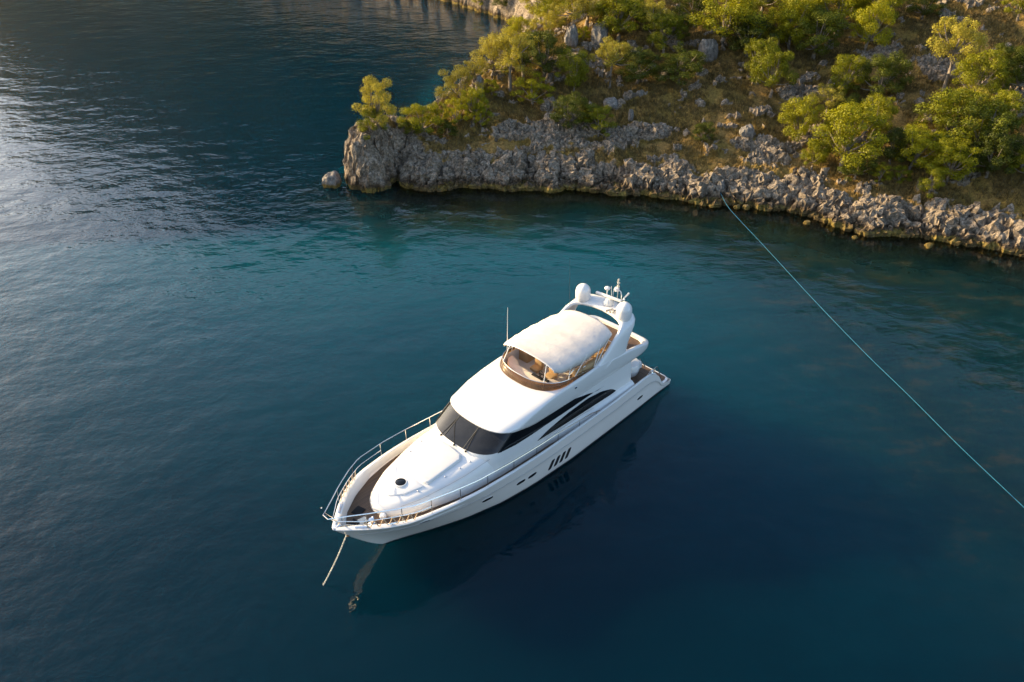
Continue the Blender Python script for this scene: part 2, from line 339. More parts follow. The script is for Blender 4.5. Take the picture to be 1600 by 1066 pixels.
b = N(nt, "ShaderNodeBump", Strength=1.0, Distance=2.0); nt.links.new(nB.outputs[0], b.inputs['Height']); nt.links.new(b.outputs[0], p.inputs['Normal'])
nt.links.new(p.outputs[0], out.inputs[0]); M['hill'] = m
def hill_mesh(xs, ys, name, hole):
    X, Y = np.meshgrid(xs, ys); Z, rock, ins, df, db = height(X, Y)
    Z = np.where(ins, Z, -3)
    for (x0, x1, y0, y1) in hole: Z = np.where((X > x0 - 14) & (X < x1 + 10) & (Y > y0) & (Y < y1 + 12), Z - 2.5, Z)
    V = np.stack([X, Y, Z], -1).reshape(-1, 3); F = grid_faces(*X.shape); c = V[F].mean(1)
    k = (Z.ravel()[F].max(1) > -2.9)
    for (x0, x1, y0, y1) in hole: k &= ~((c[:, 0] > x0) & (c[:, 0] < x1) & (c[:, 1] > y0) & (c[:, 1] < y1))
    F = F[k]; used = np.unique(F); remap = np.full(len(V), -1); remap[used] = np.arange(len(used))
    me = np_mesh(name, V[used], remap[F], M['hill']); tag(link_mesh(name, me), kind='structure')
xs = np.arange(-60, 60.1, .5); ys = np.arange(107, 200.1, .5); X, Y = np.meshgrid(xs, ys); Z, rock, ins, df, db = height(X, Y)
V = displace(np.stack([X, Y, np.where(ins, Z, -3)], -1).reshape(-1, 3), None, X.shape, np.where(ins, rock, 0).ravel(), 0.9); F = grid_faces(*X.shape); F = F[Z.ravel()[F].max(1) > -2]
used = np.unique(F); remap = np.full(len(V), -1); remap[used] = np.arange(len(used)); me = np_mesh('far_shore', V[used], remap[F], M['ground']); add_attr(me, 'rock', rock.ravel()[used]); tag(link_mesh('far_shore', me), kind='structure')
hill_mesh(np.arange(-900, 620, 8.0), np.arange(16, 760, 8.0), 'hills', [(-50, 44, 16, 190)])

# ------------------------------------------------------------------ water
def spaced(lo, hi, step, far):
    a = np.arange(lo, hi + .01, step); g = [far * 0.03, far * 0.1, far * 0.3, far]
    return np.concatenate([[lo - t for t in g[::-1]], a, [hi + t for t in g]])
xs = spaced(-110, 90, 1.0, 4000); ys = spaced(-20, 215, 1.0, 4000)
X, Y = np.meshgrid(xs, ys); df, db, ins = coast(X, Y); D = np.where(ins, 0, np.minimum(df + 10 * np.clip(-10.5 - X, 0, 40) * sstep(56, 69, Y), 42 * sstep(0, 1.2, db) + db * 2))
V = np.stack([X, Y, np.zeros_like(X)], -1).reshape(-1, 3); 
m, nt, out = mat('sea_water')
tc = N(nt, "ShaderNodeTexCoord"); at = N(nt, "ShaderNodeAttribute", attribute_name='shore'); gr = N(nt, "ShaderNodeAttribute", attribute_name='weed_reflection')
nw = noise_node(nt, 0.09, 6, 0.6, stretch=(1, 1, 1)); nw2 = noise_node(nt, 0.5, 6, 0.65, stretch=(0.7, 1.3, 1))
dd = math_node(nt, 'ADD', at.outputs['Fac'], math_node(nt, 'MULTIPLY', math_node(nt, 'SUBTRACT', nw.outputs[0], 0.5), 14.0))
dd = math_node(nt, 'ADD', dd, math_node(nt, 'MULTIPLY', math_node(nt, 'SUBTRACT', nw2.outputs[0], 0.5), 5.0))
cr = ramp(nt, math_node(nt, 'DIVIDE', dd, 50.0), [(0.0, (0.012, 0.015, 0.008)), (0.10, (0.004, 0.018, 0.016)), (0.26, (0.0002, 0.040, 0.055)), (0.50, (0.0001, 0.0255, 0.0415)), (0.85, (0.0001, 0.0110, 0.0205))])
wcol = ramp(nt, nw2.outputs[0], [(0.38, (0.001, 0.0085, 0.011)), (0.54, (0.0035, 0.012, 0.012)), (0.64, (0.014, 0.016, 0.011))])  # seagrass tones; brown last stop paints in reflections of the sunlit hillside
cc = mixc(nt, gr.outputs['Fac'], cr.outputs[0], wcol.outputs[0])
body = N(nt, "ShaderNodeSubsurfaceScattering", Scale=45.0); body.falloff = 'RANDOM_WALK'; body.inputs['Radius'].default_value = (0.7, 1.0, 1.0); nt.links.new(cc, body.inputs['Color'])
trs = N(nt, "ShaderNodeBsdfTransparent"); trs.inputs[0].default_value = (0.38, 0.55, 0.45, 1)
clear = ramp(nt, math_node(nt, 'DIVIDE', at.outputs['Fac'], 10.0), [(0.0, (0.25, 0.25, 0.25)), (0.55, (1, 1, 1))])
mb = N(nt, "ShaderNodeMixShader"); nt.links.new(clear.outputs[0], mb.inputs[0]); nt.links.new(trs.outputs[0], mb.inputs[1]); nt.links.new(body.outputs[0], mb.inputs[2])
# ripples: wind waves of three sizes plus long swell
w1 = noise_node(nt, 0.20, 2, 0.5, stretch=(0.8, 1.15, 1, R(-24))); w2 = noise_node(nt, 0.75, 3, 0.55, stretch=(0.85, 1.15, 1, R(18))); w3 = noise_node(nt, 2.6, 2, 0.5, stretch=(0.9, 1.1, 1, R(-15)))
hsum = math_node(nt, 'ADD', math_node(nt, 'MULTIPLY', w1.outputs[0], 0.55), math_node(nt, 'ADD', math_node(nt, 'MULTIPLY', w2.outputs[0], 0.22), math_node(nt, 'MULTIPLY', w3.outputs[0], 0.035)))
cm = N(nt, "ShaderNodeAttribute", attribute_name='wind'); bp = N(nt, "ShaderNodeBump", Strength=1.0, Distance=0.36); nt.links.new(math_node(nt, 'MULTIPLY', hsum, cm.outputs['Fac']), bp.inputs['Height'])
gl = N(nt, "ShaderNodeBsdfGlossy", Roughness=0.035); nt.links.new(bp.outputs[0], gl.inputs['Normal'])
fr = N(nt, "ShaderNodeFresnel", IOR=1.333); nt.links.new(bp.outputs[0], fr.inputs['Normal']); frs = math_node(nt, 'MULTIPLY', math_node(nt, 'SUBTRACT', fr.outputs[0], 0.0125, True), 1.22, True)
mf = N(nt, "ShaderNodeMixShader"); nt.links.new(frs, mf.inputs[0]); nt.links.new(mb.outputs[0], mf.inputs[1]); nt.links.new(gl.outputs[0], mf.inputs[2]); nt.links.new(mf.outputs[0], out.inputs[0])
M['water'] = m
me = np_mesh('water', V, grid_faces(*X.shape), M['water']); add_attr(me, 'shore', D)
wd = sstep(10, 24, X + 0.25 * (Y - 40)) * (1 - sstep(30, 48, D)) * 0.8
wd = np.maximum(wd, np.maximum(np.exp(-(((X + 11) / 8) ** 2 + ((Y - 65) / 6) ** 2)), np.exp(-(((X + 9) / 7) ** 2 + ((Y - 85) / 9) ** 2)))); add_attr(me, 'weed_reflection', wd)
wind = 0.42 + 0.58 * np.clip(sstep(6, -34, X - 0.10 * (Y - 40)) + .25 * sstep(60, 110, Y), 0, 1) * (.8 + .2 * fbm(X / 18, Y / 18, seed=70)); add_attr(me, 'wind', wind)
tag(link_mesh('water', me), kind='structure')

# ------------------------------------------------------------------ the motor yacht (local: x forward from the stern, y to port, z up from the waterline)
yacht = empty('motor_yacht', (7.86, 40.2, 0.0), R(-134.1))
tag(yacht, 'white three level motor yacht with cream bimini top lying at anchor on the blue water', 'yacht')
I = np.interp
XS = [0.15, 1.0, 3, 6, 9, 12, 14, 16.2, 17.7, 19.2, 19.86, 20.6, 21.08, 21.5, 21.85, 22.1, 22.28, 22.37, 22.4]
YS = [2.42, 2.45, 2.52, 2.66, 2.70, 2.73, 2.72, 2.66, 2.50, 2.22, 2.02, 1.62, 1.28, .93, .60, .37, .19, .08, 0]
def ysheer(x): return float(I(x, XS, YS))
def zsheer(x): return float(I(x, [0, .55, .9, 1.2, 1.6, 2.1, 2.7, 6, 9, 12, 14, 16.2, 17.7, 19.2, 21, 22.4], [.48, .52, .60, .85, 1.5, 1.98, 2.12, 2.15, 2.2, 2.28, 2.4, 2.56, 2.70, 2.82, 2.91, 2.95]))
def ywl(x): return float(I(x, [0, 3, 9, 12, 14, 16, 17.2, 18, 18.8, 19.4, 19.75], [2.34, 2.42, 2.47, 2.34, 2.08, 1.55, 1.08, .74, .37, .12, 0]))
XB = lambda f: 19.75 + (22.4 - 19.75) * max(f, 0) ** 0.8
def hull_pt(t, f, s=1):
    """t 0..1 stern to stem, f 0 waterline .. 1 sheer"""
    xs_ = 22.4 * t; zs_ = zsheer(xs_)
    g = f ** float(I(t, [0, .5, .8, 1], [.7, .8, 1.25, 1.35]))
    yw, ysh = ywl(19.75 * t), ysheer(xs_)
    y = yw + (ysh - yw) * g
    if f < .72: y -= 0.035 * sstep(.72, .62, f) * float(I(t, [0, .05, .9, 1], [0, 1, .6, 0]))     # knuckle under the bulwark
    return Vector((XB(f) * t, s * max(y, 0), f * zs_))
def hull_at(x, z, s=1, off=0.0):
    f = min(z / zsheer(x), 1); t = x / XB(f)
    for _ in range(6): f = min(max(z / zsheer(22.4 * t), 0), 1); t = x / XB(f)
    p = hull_pt(t, f, s); a = hull_pt(t + .004, f, s) - hull_pt(t - .004, f, s); b = hull_pt(t, min(f + .04, 1), s) - hull_pt(t, f - .04, s)
    n = a.cross(b).normalized()
    if n.y * s < 0: n = -n
    return p + n * off, n, a.normalized(), b.normalized()
TS = [0.007, .02, .04, .055, .07, .09, .115, .14] + list(np.linspace(.18, .80, 22)) + list(1 - 0.18 * (1 - np.linspace(0, 1, 20)) ** 1.6)
TS = sorted(set(round(float(t), 4) for t in TS))
FS = [0, .05, .12, .2, .3, .4, .5, .6, .66, .70, .72, .8, .9, 1.0]
mbh = MB()
for s in (1, -1):
    rings = []
    for t in TS:
        x0 = 19.75 * t
        under = [Vector((17.5 * t, 0, -1.1)), Vector((18.2 * t, s * ywl(x0) * .55, -.8)), Vector((19.2 * t, s * ywl(x0) * .93, -.3))]
        rings.append(under + [hull_pt(t, f, s) for f in FS])
    mbh.loft(rings, closed=False)
tr = [[Vector((.155, s * abs(v.y), v.z)) for v in [Vector((0, 0, -1.1)), Vector((0, 1.3, -.8)), Vector((0, 2.2, -.3))] + [hull_pt(TS[0], f) for f in FS]] for s in (1, -1)]
mbh.loft(tr, closed=False)
hull = mbh.build('hull', M['hullw'], yacht, angle=40)
# boot stripe
b = MB()
for s in (1, -1):
    rr = []
    for t in TS:
        zs_ = zsheer(22.4 * t)
        row = []
        for z in (-.10, .02, .15):
            f = z / zs_
            q = hull_pt(t, max(f, 0), s); q.z = z; q.y += s * .012
            row.append(q)
        rr.append(row)
    b.loft(rr, closed=False)
b.build('boot_stripe', M['boot'], hull)
b = MB()
for s in (1, -1):                                                       # thin line along the knuckle
    b.tube([hull_pt(t, .715, s) + Vector((0, s * .006, 0)) for t in TS if .05 < t < .985], .014, 5)
b.build('rub_line', M['rub'], hull)
# portholes and engine vents
def hull_patch(outline, x, z, s, off):
    p, n, a, c = hull_at(x, z, s); c = n.cross(a).normalized()
    if c.z < 0: c = -c
    if a.x < 0: a = -a
    return [p + a * u + c * v + n * off for u, v in outline]
def ell(L, H, k=16, pw=2.6):
    o = []
    for i in range(k):
        th = 2 * math.pi * i / k; cc, ss = math.cos(th), math.sin(th)
        o.append((L * math.copysign(abs(cc) ** (2 / pw), cc), H * math.copysign(abs(ss) ** (2 / pw), ss)))
    return o
for s in (1, -1):
    for x, z, L, H in ((18.85, 2.10, .24, .055), (15.35, 1.32, .29, .10), (13.2, 1.08, .26, .095), (12.42, 1.03, .26, .095), (3.35, .90, .24, .06)):
        a = MB(); o = hull_patch(ell(L + .03, H + .03), x, z, s, -.03); o2 = hull_patch(ell(L + .03, H + .03), x, z, s, .012); o3 = hull_patch(ell(L, H), x, z, s, .014)
        a.loft([o, o2, o3]); ph = a.build('porthole', M['steel'], hull)
        a = MB(); a.loft([hull_patch(ell(L, H), x, z, s, -.03), hull_patch(ell(L, H), x, z, s, .011)], cap1=True); a.build('glass', M['sw'], ph, angle=60)
    for k in range(4):
        x = 9.72 + .42 * k; sl = .17; ol = []
        for u, v in ell(.125, .34, 16, 5): ol.append((u + v * -sl / .34 * .55, v))
        a = MB(); a.loft([hull_patch(ol, x, .82, s, -.03), hull_patch(ol, x, .82, s, .012)], cap1=True); a.build('engine_vent', M['dark'], hull, angle=60)

# bulwark: cap rail and inner wall
def capw(x): return float(I(x, [0, 16, 20, 22.4], [.13, .13, .16, .2]))
TI = [t for t in TS if t * 22.4 > 1.95]
YI_X = [0, 3, 6, 10, 14, 16, 17.4, 18.75, 20.2, 21.1, 21.45, 21.62, 21.7]; YI_Y = [2.3, 2.32, 2.47, 2.52, 2.52, 2.48, 2.36, 2.08, 1.44, .82, .43, .15, 0]
def zdeck(x): return float(I(x, [0, 4, 8, 12, 16, 18, 22], [1.62, 1.66, 1.76, 1.88, 2.14, 2.30, 2.48]))
def inner_top(t, s):
    x = 22.18 * t; return Vector((x, s * max(ysheer(22.4 * t) - capw(22.4 * t) * float(I(t, [0, .97, 1], [1, .9, 0])), 0), zsheer(22.4 * t) + .015))
def inner_bot(t, s):
    x = 21.7 * t; return Vector((x, s * float(I(x, YI_X, YI_Y)), zdeck(x)))
b = MB()
for s in (1, -1):
    rr = []
    for t in TI:
        o = hull_pt(t, 1, s); it = inner_top(t, s); ib = inner_bot(t, s)
        mid = (o + it) / 2 + Vector((0, 0, .035))
        rr.append([o + Vector((0, s * .012, -.03)), o + Vector((0, s * .012, .012)), mid, it, it.lerp(ib, .5), ib - Vector((0, 0, .03))])
    b.loft(rr, closed=False)
    b.add(rr[0], [(0, 1, 2, 3, 4, 5)])
bul = b.build('bulwark', M['gel'], yacht, angle=40)
# main deck, teak
b = MB(); rr = []
for t in TI: rr.append([inner_bot(t, 1), Vector((21.7 * t, 0, zdeck(21.7 * t) + .02)), inner_bot(t, -1)])
b.loft(rr, closed=False); b.build('deck', M['teak'], yacht)
# swim platform with rounded corners
b = MB()
def plat(z, ins): return [(x, y, z) for x, y in [(2.05, 2.36 - ins), (.55, 2.36 - ins), (.27 + ins * .3, 2.26 - ins), (.15 + ins, 1.95), (.10 + ins, 0), (.15 + ins, -1.95), (.27 + ins * .3, -2.26 + ins), (.55, -2.36 + ins), (2.05, -2.36 + ins)]]
b.loft([plat(.22, .05), plat(.26, 0), plat(.54, 0), plat(.58, .04)], cap0=True, cap1=True); pl = b.build('swim_platform', M['gel'], yacht)
b = MB(); b.loft([plat(.583, .13), plat(.597, .13)], cap1=True); b.build('teak_pad', M['teak'], pl)
# transom, steps and aft cockpit
b = MB(); b.box((1.55, -2.2, .55), (2.05, 1.25, 1.95), .12, 3); b.box((1.3, -1.9, .55), (1.75, 1.0, 1.25), .1, 3); b.build('transom', M['gel'], yacht)
b = MB()
for k in range(3): b.box((.95 + .42 * k, 1.32, .58 + .36 * k), (1.4 + .42 * k, 2.22, .94 + .36 * k), .02, 1)
b.build('boarding_step', M['teak'], yacht)
b = MB(); b.lathe([(.02, 1.5), (.55, 1.5), (.68, 1.9), (.70, 2.2), (.62, 2.36), (.35, 2.43), (.02, 2.44)], (2.7, 1.0, 0), 20); b.build('cockpit_pod', M['gel'], yacht)
b = MB(); b.box((2.05, -1.9, 1.6), (2.75, .4, 2.1), .1, 3); b.box((2.0, -1.9, 2.0), (2.3, .4, 2.45), .08, 3); b.build('cockpit_sofa', M['cushion'], yacht)
b = MB(); b.tube([(1.25, 2.3, .62), (1.25, 2.3, 1.35), (1.75, 2.36, 2.2), (2.6, 2.42, 2.28)], .022, 6); b.tube([(1.35, 1.28, .6), (1.35, 1.28, 1.5), (1.9, 1.25, 2.25)], .02, 6); b.build('boarding_rail', M['steel'], yacht)
for s in (1, -1):
    b = MB(); b.lathe([(.09, 0), (.10, .05), (.06, .1), (.05, .16), (.09, .2), (.02, .23)], (2.35, s * 2.44, 2.06), 12); b.tube([(2.0, s * 2.42, 2.16), (2.72, s * 2.44, 2.2)], .03, 6); b.build('mooring_winch', M['steel'], yacht)

# ---- coachroof
CX = [14.0, 14.5, 16.2, 17.2, 18.6, 19.3, 19.7, 19.95, 20.12, 20.2, 20.23]; CY = [2.14, 2.14, 2.04, 1.86, 1.53, 1.20, .95, .70, .40, .17, 0]
def coach_ring(k, ins, zf):
    """outline shrunk by ins; zf(x) gives height"""
    r = []
    for x, y in zip(CX, CY):
        xx = 14.0 + (x - 14.0) * (1 - ins / 6.2); yy = max(y - ins * float(I(y, [0, .8, 2], [0, .75, 1])), 0)
        r.append((xx, yy, zf(xx)))
    port = r; stb = [(x, -y, z) for x, y, z in r[-2::-1]]
    return port + stb
ztop = lambda x: float(I(x, [13.5, 15.3, 16.5, 18.6, 19.5, 20.3], [3.44, 3.40, 3.30, 3.10, 2.97, 2.86]))
b = MB()
rings = [coach_ring(0, 0, lambda x: zdeck(x) - .03), coach_ring(1, .02, lambda x: zdeck(x) + .18), coach_ring(2, .10, lambda x: zdeck(x) + (ztop(x) - zdeck(x)) * .55),
         coach_ring(3, .24, lambda x: zdeck(x) + (ztop(x) - zdeck(x)) * .82), coach_ring(4, .42, lambda x: ztop(x) - .09), coach_ring(5, .62, lambda x: ztop(x) - .045), coach_ring(6, .95, lambda x: ztop(x) - .02)]
b.loft(rings, closed=False)
last = rings[-1]; n = len(last); c = n // 2
b.add(last, [(i, i + 1, n - 2 - i, n - 1 - i) for i in range(c - 1)] + [(c - 1, c, c + 1)])
coach = b.build('coachroof', M['gel'], yacht, angle=50)
def pad(ol, z0, z1, bev, name, mt, par):
    b = MB(); cx = sum(p[0] for p in ol) / len(ol); cy = sum(p[1] for p in ol) / len(ol)
    sh = lambda k: [(cx + (x - cx) * k, cy + (y - cy) * k) for x, y in ol]
    rr = [[(x, y, ztop(x) + z0) for x, y in sh(1)], [(x, y, ztop(x) + z1 - bev) for x, y in sh(1)], [(x, y, ztop(x) + z1 - bev * .3) for x, y in sh(1 - bev * .4)], [(x, y, ztop(x) + z1) for x, y in sh(1 - bev * 1.2)]]
    b.loft(rr, cap1=True); return b.build(name, mt, par, angle=50)
sp = pad([(17.85, -1.02), (17.95, -.8), (17.95, .8), (17.85, 1.02), (15.85, 1.08), (15.62, .85), (15.55, 0), (15.62, -.85), (15.85, -1.08)], -.1, .10, .07, 'sun_pad', M['cushion'], coach)
pad([(19.45, -.12), (19.45, .12), (18.95, .62), (18.05, .98), (18.05, -.98), (18.95, -.62)], -.1, .012, .03, 'foredeck_panel', M['gel'], coach)
b = MB(); b.lathe([(.30, -.05), (.30, .05), (.27, .065), (.25, .06)], (18.62, 0, ztop(18.62)), 24); hh = b.build('deck_hatch', M['gel'], coach)
b = MB(); b.lathe([(.25, .0), (.25, .06), (.22, .075), (.02, .085)], (18.62, 0, ztop(18.62)), 24); b.build('glass', M['sw'], hh)
for x, y in ((17.0, 1.25), (16.2, 1.38), (15.6, 1.42), (17.0, -1.25), (16.2, -1.38), (18.4, .95)):
    b = MB(); b.lathe([(.04, -.05), (.04, .0), (.02, .015)], (x, y, ztop(x) - .02), 8); b.build('deck_light', M['steel'], coach)

# ---- deckhouse with windows
DH = [(1.6, 15.55, 14.2, 2.18), (2.1, 15.55, 14.2, 2.16), (2.6, 15.55, 14.15, 2.13), (3.2, 15.5, 14.1, 2.10), (3.5, 15.35, 14.0, 2.07), (4.2, 14.2, 13.0, 2.02)]
def dh_par(z): return [float(I(z, [r[0] for r in DH], [r[k] for r in DH])) for k in (1, 2, 3)]
def dh_pt(q, z, s=1, off=0.0, n=2.5):
    """q 0..1 round the front, then q-1 metres aft along the side"""
    xf, xc, ww = dh_par(z); xf += off; ww += off
    if q <= 1:
        th = q * math.pi / 2; return Vector((xc + (xf - xc) * math.cos(th) ** (2 / n), s * ww * math.sin(th) ** (2 / n), z))
    return Vector((xc - (q - 1), s * ww, z))
QF = [0, .06, .12, .18, .25, .33, .42, .5, .58, .66, .74, .82, .88, .93, .97, 1.0]
QS = QF + [1 + d for d in np.linspace(.4, 9.6, 24)]
XA = 4.0
b = MB(); rings = []
for z, xf, xc, ww in DH:
    port = [dh_pt(q, z) for q in QF] + [Vector((xc + (XA - xc) * k / 20, ww, z)) for k in range(1, 21)]
    rings.append(port + [Vector((v.x, -v.y, v.z)) for v in port[:0:-1]])
b.loft(rings[:5], closed=True); nR = len(rings[0]); nF = len(QF)
fs = []
for j in range(nF - 1, nR - nF):                                        # closed sides; the front stays open behind the glass
    fs.append((j, j + 1, nR + j + 1, nR + j))
b.add(rings[4] + rings[5], fs); b.add(rings[5], [tuple(range(nR))])
house = b.build('deckhouse', M['gel'], yacht, angle=45)
b = MB(); b.add([dh_pt(q, 3.46, s, -.06) for s, q in [(1, q) for q in QF[::-1]] + [(-1, q) for q in QF[1:]]] + [Vector((13.7, -1.9, 3.46)), Vector((13.55, 0, 3.52)), Vector((13.7, 1.9, 3.46))], [tuple(range(2 * nF - 1 + 3))])
b.box((13.2, -1.85, 3.2), (13.75, 1.85, 3.62), .06, 2); b.build('dashboard', M['dash'], house)
b = MB(); b.box((9.0, -1.95, 1.7), (13.4, 1.95, 2.6)); b.box((9.9, -1.95, 2.5), (10.0, 1.95, 4.15)); b.build('saloon_lining', M['lining'], house)
for y in (-.95, .75):
    b = MB(); b.box((12.2, y - .3, 2.6), (12.8, y + .3, 3.25), .08, 2); b.box((12.1, y - .3, 3.2), (12.32, y + .3, 3.95), .08, 2); b.build('pilot_seat', M['cream'], house)
for s in (1, -1):                                                       # swelling sill below the side windows
    rr = []
    for x in np.linspace(3.9, 11.6, 24):
        k = math.sin(min(1, (11.6 - x) / 4.5) * math.pi / 2) ** 1.2; yb = 2.10 + .34 * k; zt = 2.22 + .06 * k
        rr.append([Vector((x, s * 2.10, zt)), Vector((x, s * (2.13 + .07 * k), zt - .03)), Vector((x, s * (2.13 + .22 * k), zt - .16)), Vector((x, s * yb, zt - .36)), Vector((x, s * yb, 1.55)), Vector((x, s * 2.10, 1.55))])
    b = MB(); b.loft(rr, closed=True, cap0=True, cap1=True); b.build('sill_moulding', M['gel'], house, angle=60)
# saloon door in the aft face
b = MB(); b.box((3.93, -1.6, 1.72), (3.99, 1.3, 3.45), .02, 1); b.build('saloon_door', M['sw'], house)
def strip(qs, zb, zt, s, off, nz=5):
    b = MB(); rr = []
    for q in qs:
        z0, z1 = zb(q, s), zt(q, s); rr.append([dh_pt(q, z0 + (z1 - z0) * k / (nz - 1), s, off) for k in range(nz)])
    return b.loft(rr, closed=False)
def xof(q, z): return dh_pt(q, z).x
ZBX = [6.35, 7.1, 9.3, 11.2, 12.2, 13.2, 14.0, 14.6, 15.4]; ZBZ = [3.17, 3.22, 3.22, 3.24, 3.24, 3.28, 3.40, 3.47, 3.50]
ZTX = [6.35, 6.9, 8.2, 10.3, 12.2, 13.1, 13.6]; ZTZ = [3.18, 3.36, 3.62, 3.74, 3.85, 4.12, 4.2]
def zb_u(q, s): return float(I(xof(q, 3.35), ZBX, ZBZ))
def zt_u(q, s): return float(I(xof(q, 4.0), ZTX, ZTZ))
qm = .155; qa = .87
lin = lambda a, c, k: [a + (c - a) * i / (k - 1) for i in range(k)]
fr_ = lambda q, s: 3.50
ft_ = lambda q, s: 4.185
# three windscreen panes
b = MB(); rr = []
for sgn, q in [(-1, q) for q in lin(qm - .012, 0, 8)[:-1]] + [(1, q) for q in lin(0, qm - .012, 8)]:
    rr.append([dh_pt(q, 3.5 + .685 * k / 5, sgn, .014) for k in range(6)])
b.loft(rr, closed=False); b.build('windscreen_pane', M['ws'], house, angle=60)
for s in (1, -1):
    b = strip(lin(qm + .012, qa - .012, 10), fr_, ft_, s, .014, 6); b.build('windscreen_pane', M['ws'], house, angle=60)
    qs = lin(qa + .012, 1.0, 6) + [1 + d for d in lin(.3, xof(1.0, 3.35) - 6.35, 26)]
    b = strip(qs, zb_u, zt_u, s, .014, 5); b.build('side_window', M['sw'], house, angle=60)
    xb = [5.35, 5.7, 6.63, 7.74, 9.33, 10.84, 11.67]; zt_l = [2.33, 2.62, 2.93, 3.08, 3.02, 2.84, 2.62]; zb_l = [2.31, 2.28, 2.32, 2.38, 2.45, 2.54, 2.60]
    rr = []
    for x in lin(5.35, 11.67, 28):
        z0, z1 = float(I(x, xb, zb_l)), float(I(x, xb, zt_l)); z1 = z1 + .02 * math.sin(max(0, min(1, (x - 5.35) / 6.3)) * math.pi)
        rr.append([Vector((x, s * (dh_par(z0 + (z1 - z0) * k / 4)[2] + .014), z0 + (z1 - z0) * k / 4)) for k in range(5)])
    b = MB(); b.loft(rr, closed=False); b.build('side_window', M['sw'], house, angle=60)
    for q, r_ in ((qm, .028), (qa, .03)):
        b = MB(); b.tube([dh_pt(q, 3.5 + .69 * k / 4, s, .016) for k in range(5)], r_, 6); b.build('window_mullion', M['grey'], house)
    # wiper
    b = MB(); b.tube([dh_pt(qm + .06, 3.48, s, .05), dh_pt(qm + .03, 3.8, s, .05), dh_pt(qm + .01, 4.05, s, .04)], .016, 5); b.lathe([(.05, 0), (.05, .06), (.02, .08)], dh_pt(qm + .06, 3.44, s, .04), 8); b.build('wiper', M['dark'], house)
b = MB(); b.tube([dh_pt(.02, 3.48, 1, .05), dh_pt(.1, 3.85, -1, .05), dh_pt(.16, 4.0, -1, .04)], .016, 5); b.lathe([(.05, 0), (.05, .06), (.02, .08)], dh_pt(.02, 3.44, 1, .04), 8); b.build('wiper', M['dark'], house)

# ---- flybridge
FX = [2.2, 4, 6, 7.2, 8, 10, 12, 13, 13.6, 14.3]
def zlow(x): return float(I(x, FX, [3.66, 3.58, 3.60, 3.61, 3.62, 3.68, 3.76, 4.02, 4.18, 4.21]))
def zcoam(x): return float(I(x, [2.2, 2.8, 3.6, 5, 6, 7.2, 8], [4.08, 4.22, 4.40, 4.60, 4.72, 4.81, 4.82]))
def fly_ring(xf, xc, ww, zf, xa, n=2.5, bow=0.0):
    port = []
    for q in QF:
        th = q * math.pi / 2; port.append((xc + (xf - xc) * math.cos(th) ** (2 / n), ww * math.sin(th) ** (2 / n)))
    for k in range(1, 25): port.append((xc + (xa + .75 - xc) * k / 24, ww))
    for th in (20, 40, 60, 80, 90): port.append((xa + .75 - .75 * math.sin(R(th)), ww - .55 * (1 - math.cos(R(th)))))
    port.append((xa - .05, ww * .4)); port.append((xa - .06, 0))
    pts = [Vector((x, y, zf(x))) for x, y in port]
    return pts + [Vector((v.x, -v.y, v.z)) for v in pts[-2:0:-1]]
def zmix(k, top): return lambda x: zlow(x) + (top(x) - zlow(x)) * k
ring = [fly_ring(14.1, 12.9, 1.9, lambda x: zlow(x) + .0, 2.5), fly_ring(14.28, 13.05, 2.07, lambda x: zlow(x) - .02, 2.33), fly_ring(14.30, 13.05, 2.11, lambda x: zlow(x) + .05, 2.27),
        fly_ring(14.0, 12.7, 2.17, lambda x: max(zlow(x) + .17, zlow(x) + .35 * (zcoam(x) - zlow(x)) if x < 11 else zlow(x) + .15), 2.18),
        fly_ring(13.4, 12.0, 2.19, lambda x: float(I(x, [2, 6, 8, 12, 13.0, 13.4], [3.98, 4.35, 4.45, 4.46, 4.46, 4.46])) if x > 6 else max(zcoam(x) - .12, zlow(x) + .2), 2.2),
        fly_ring(12.4, 10.9, 2.19, lambda x: float(I(x, [2, 6, 8, 12.4], [4.0, 4.57, 4.65, 4.66])) if x > 6 else zcoam(x) - .05, 2.22),
        fly_ring(11.6, 9.9, 2.17, lambda x: min(zcoam(x) - .03, 4.77), 2.24),
        fly_ring(11.05, 9.2, 2.10, lambda x: zcoam(x), 2.3),
        fly_ring(10.95, 9.1, 2.02, lambda x: zcoam(x), 2.4), fly_ring(10.75, 9.0, 1.96, lambda x: zcoam(x) - .12 if x > 6 else zcoam(x) - .05, 2.5), fly_ring(10.55, 8.9, 1.92, lambda x: 3.93, 2.55)]
b = MB(); b.loft(ring, closed=True); fly = b.build('flybridge', M['gel'], yacht, angle=50)
b = MB(); fl = [Vector((v.x, v.y, 3.945)) for v in fly_ring(10.6, 8.9, 1.94, lambda x: 3.945, 2.5)]
b.add(fl, [tuple(range(len(fl)))]); b.build('flybridge_deck', M['teak'], fly, smooth=False)
b = MB(); und = fly_ring(9.2, 8.0, 2.0, lambda x: 3.64, 2.45); b.add(und, [tuple(range(len(und)))]); b.build('overhang_ceiling', M['gel'], fly, smooth=False)
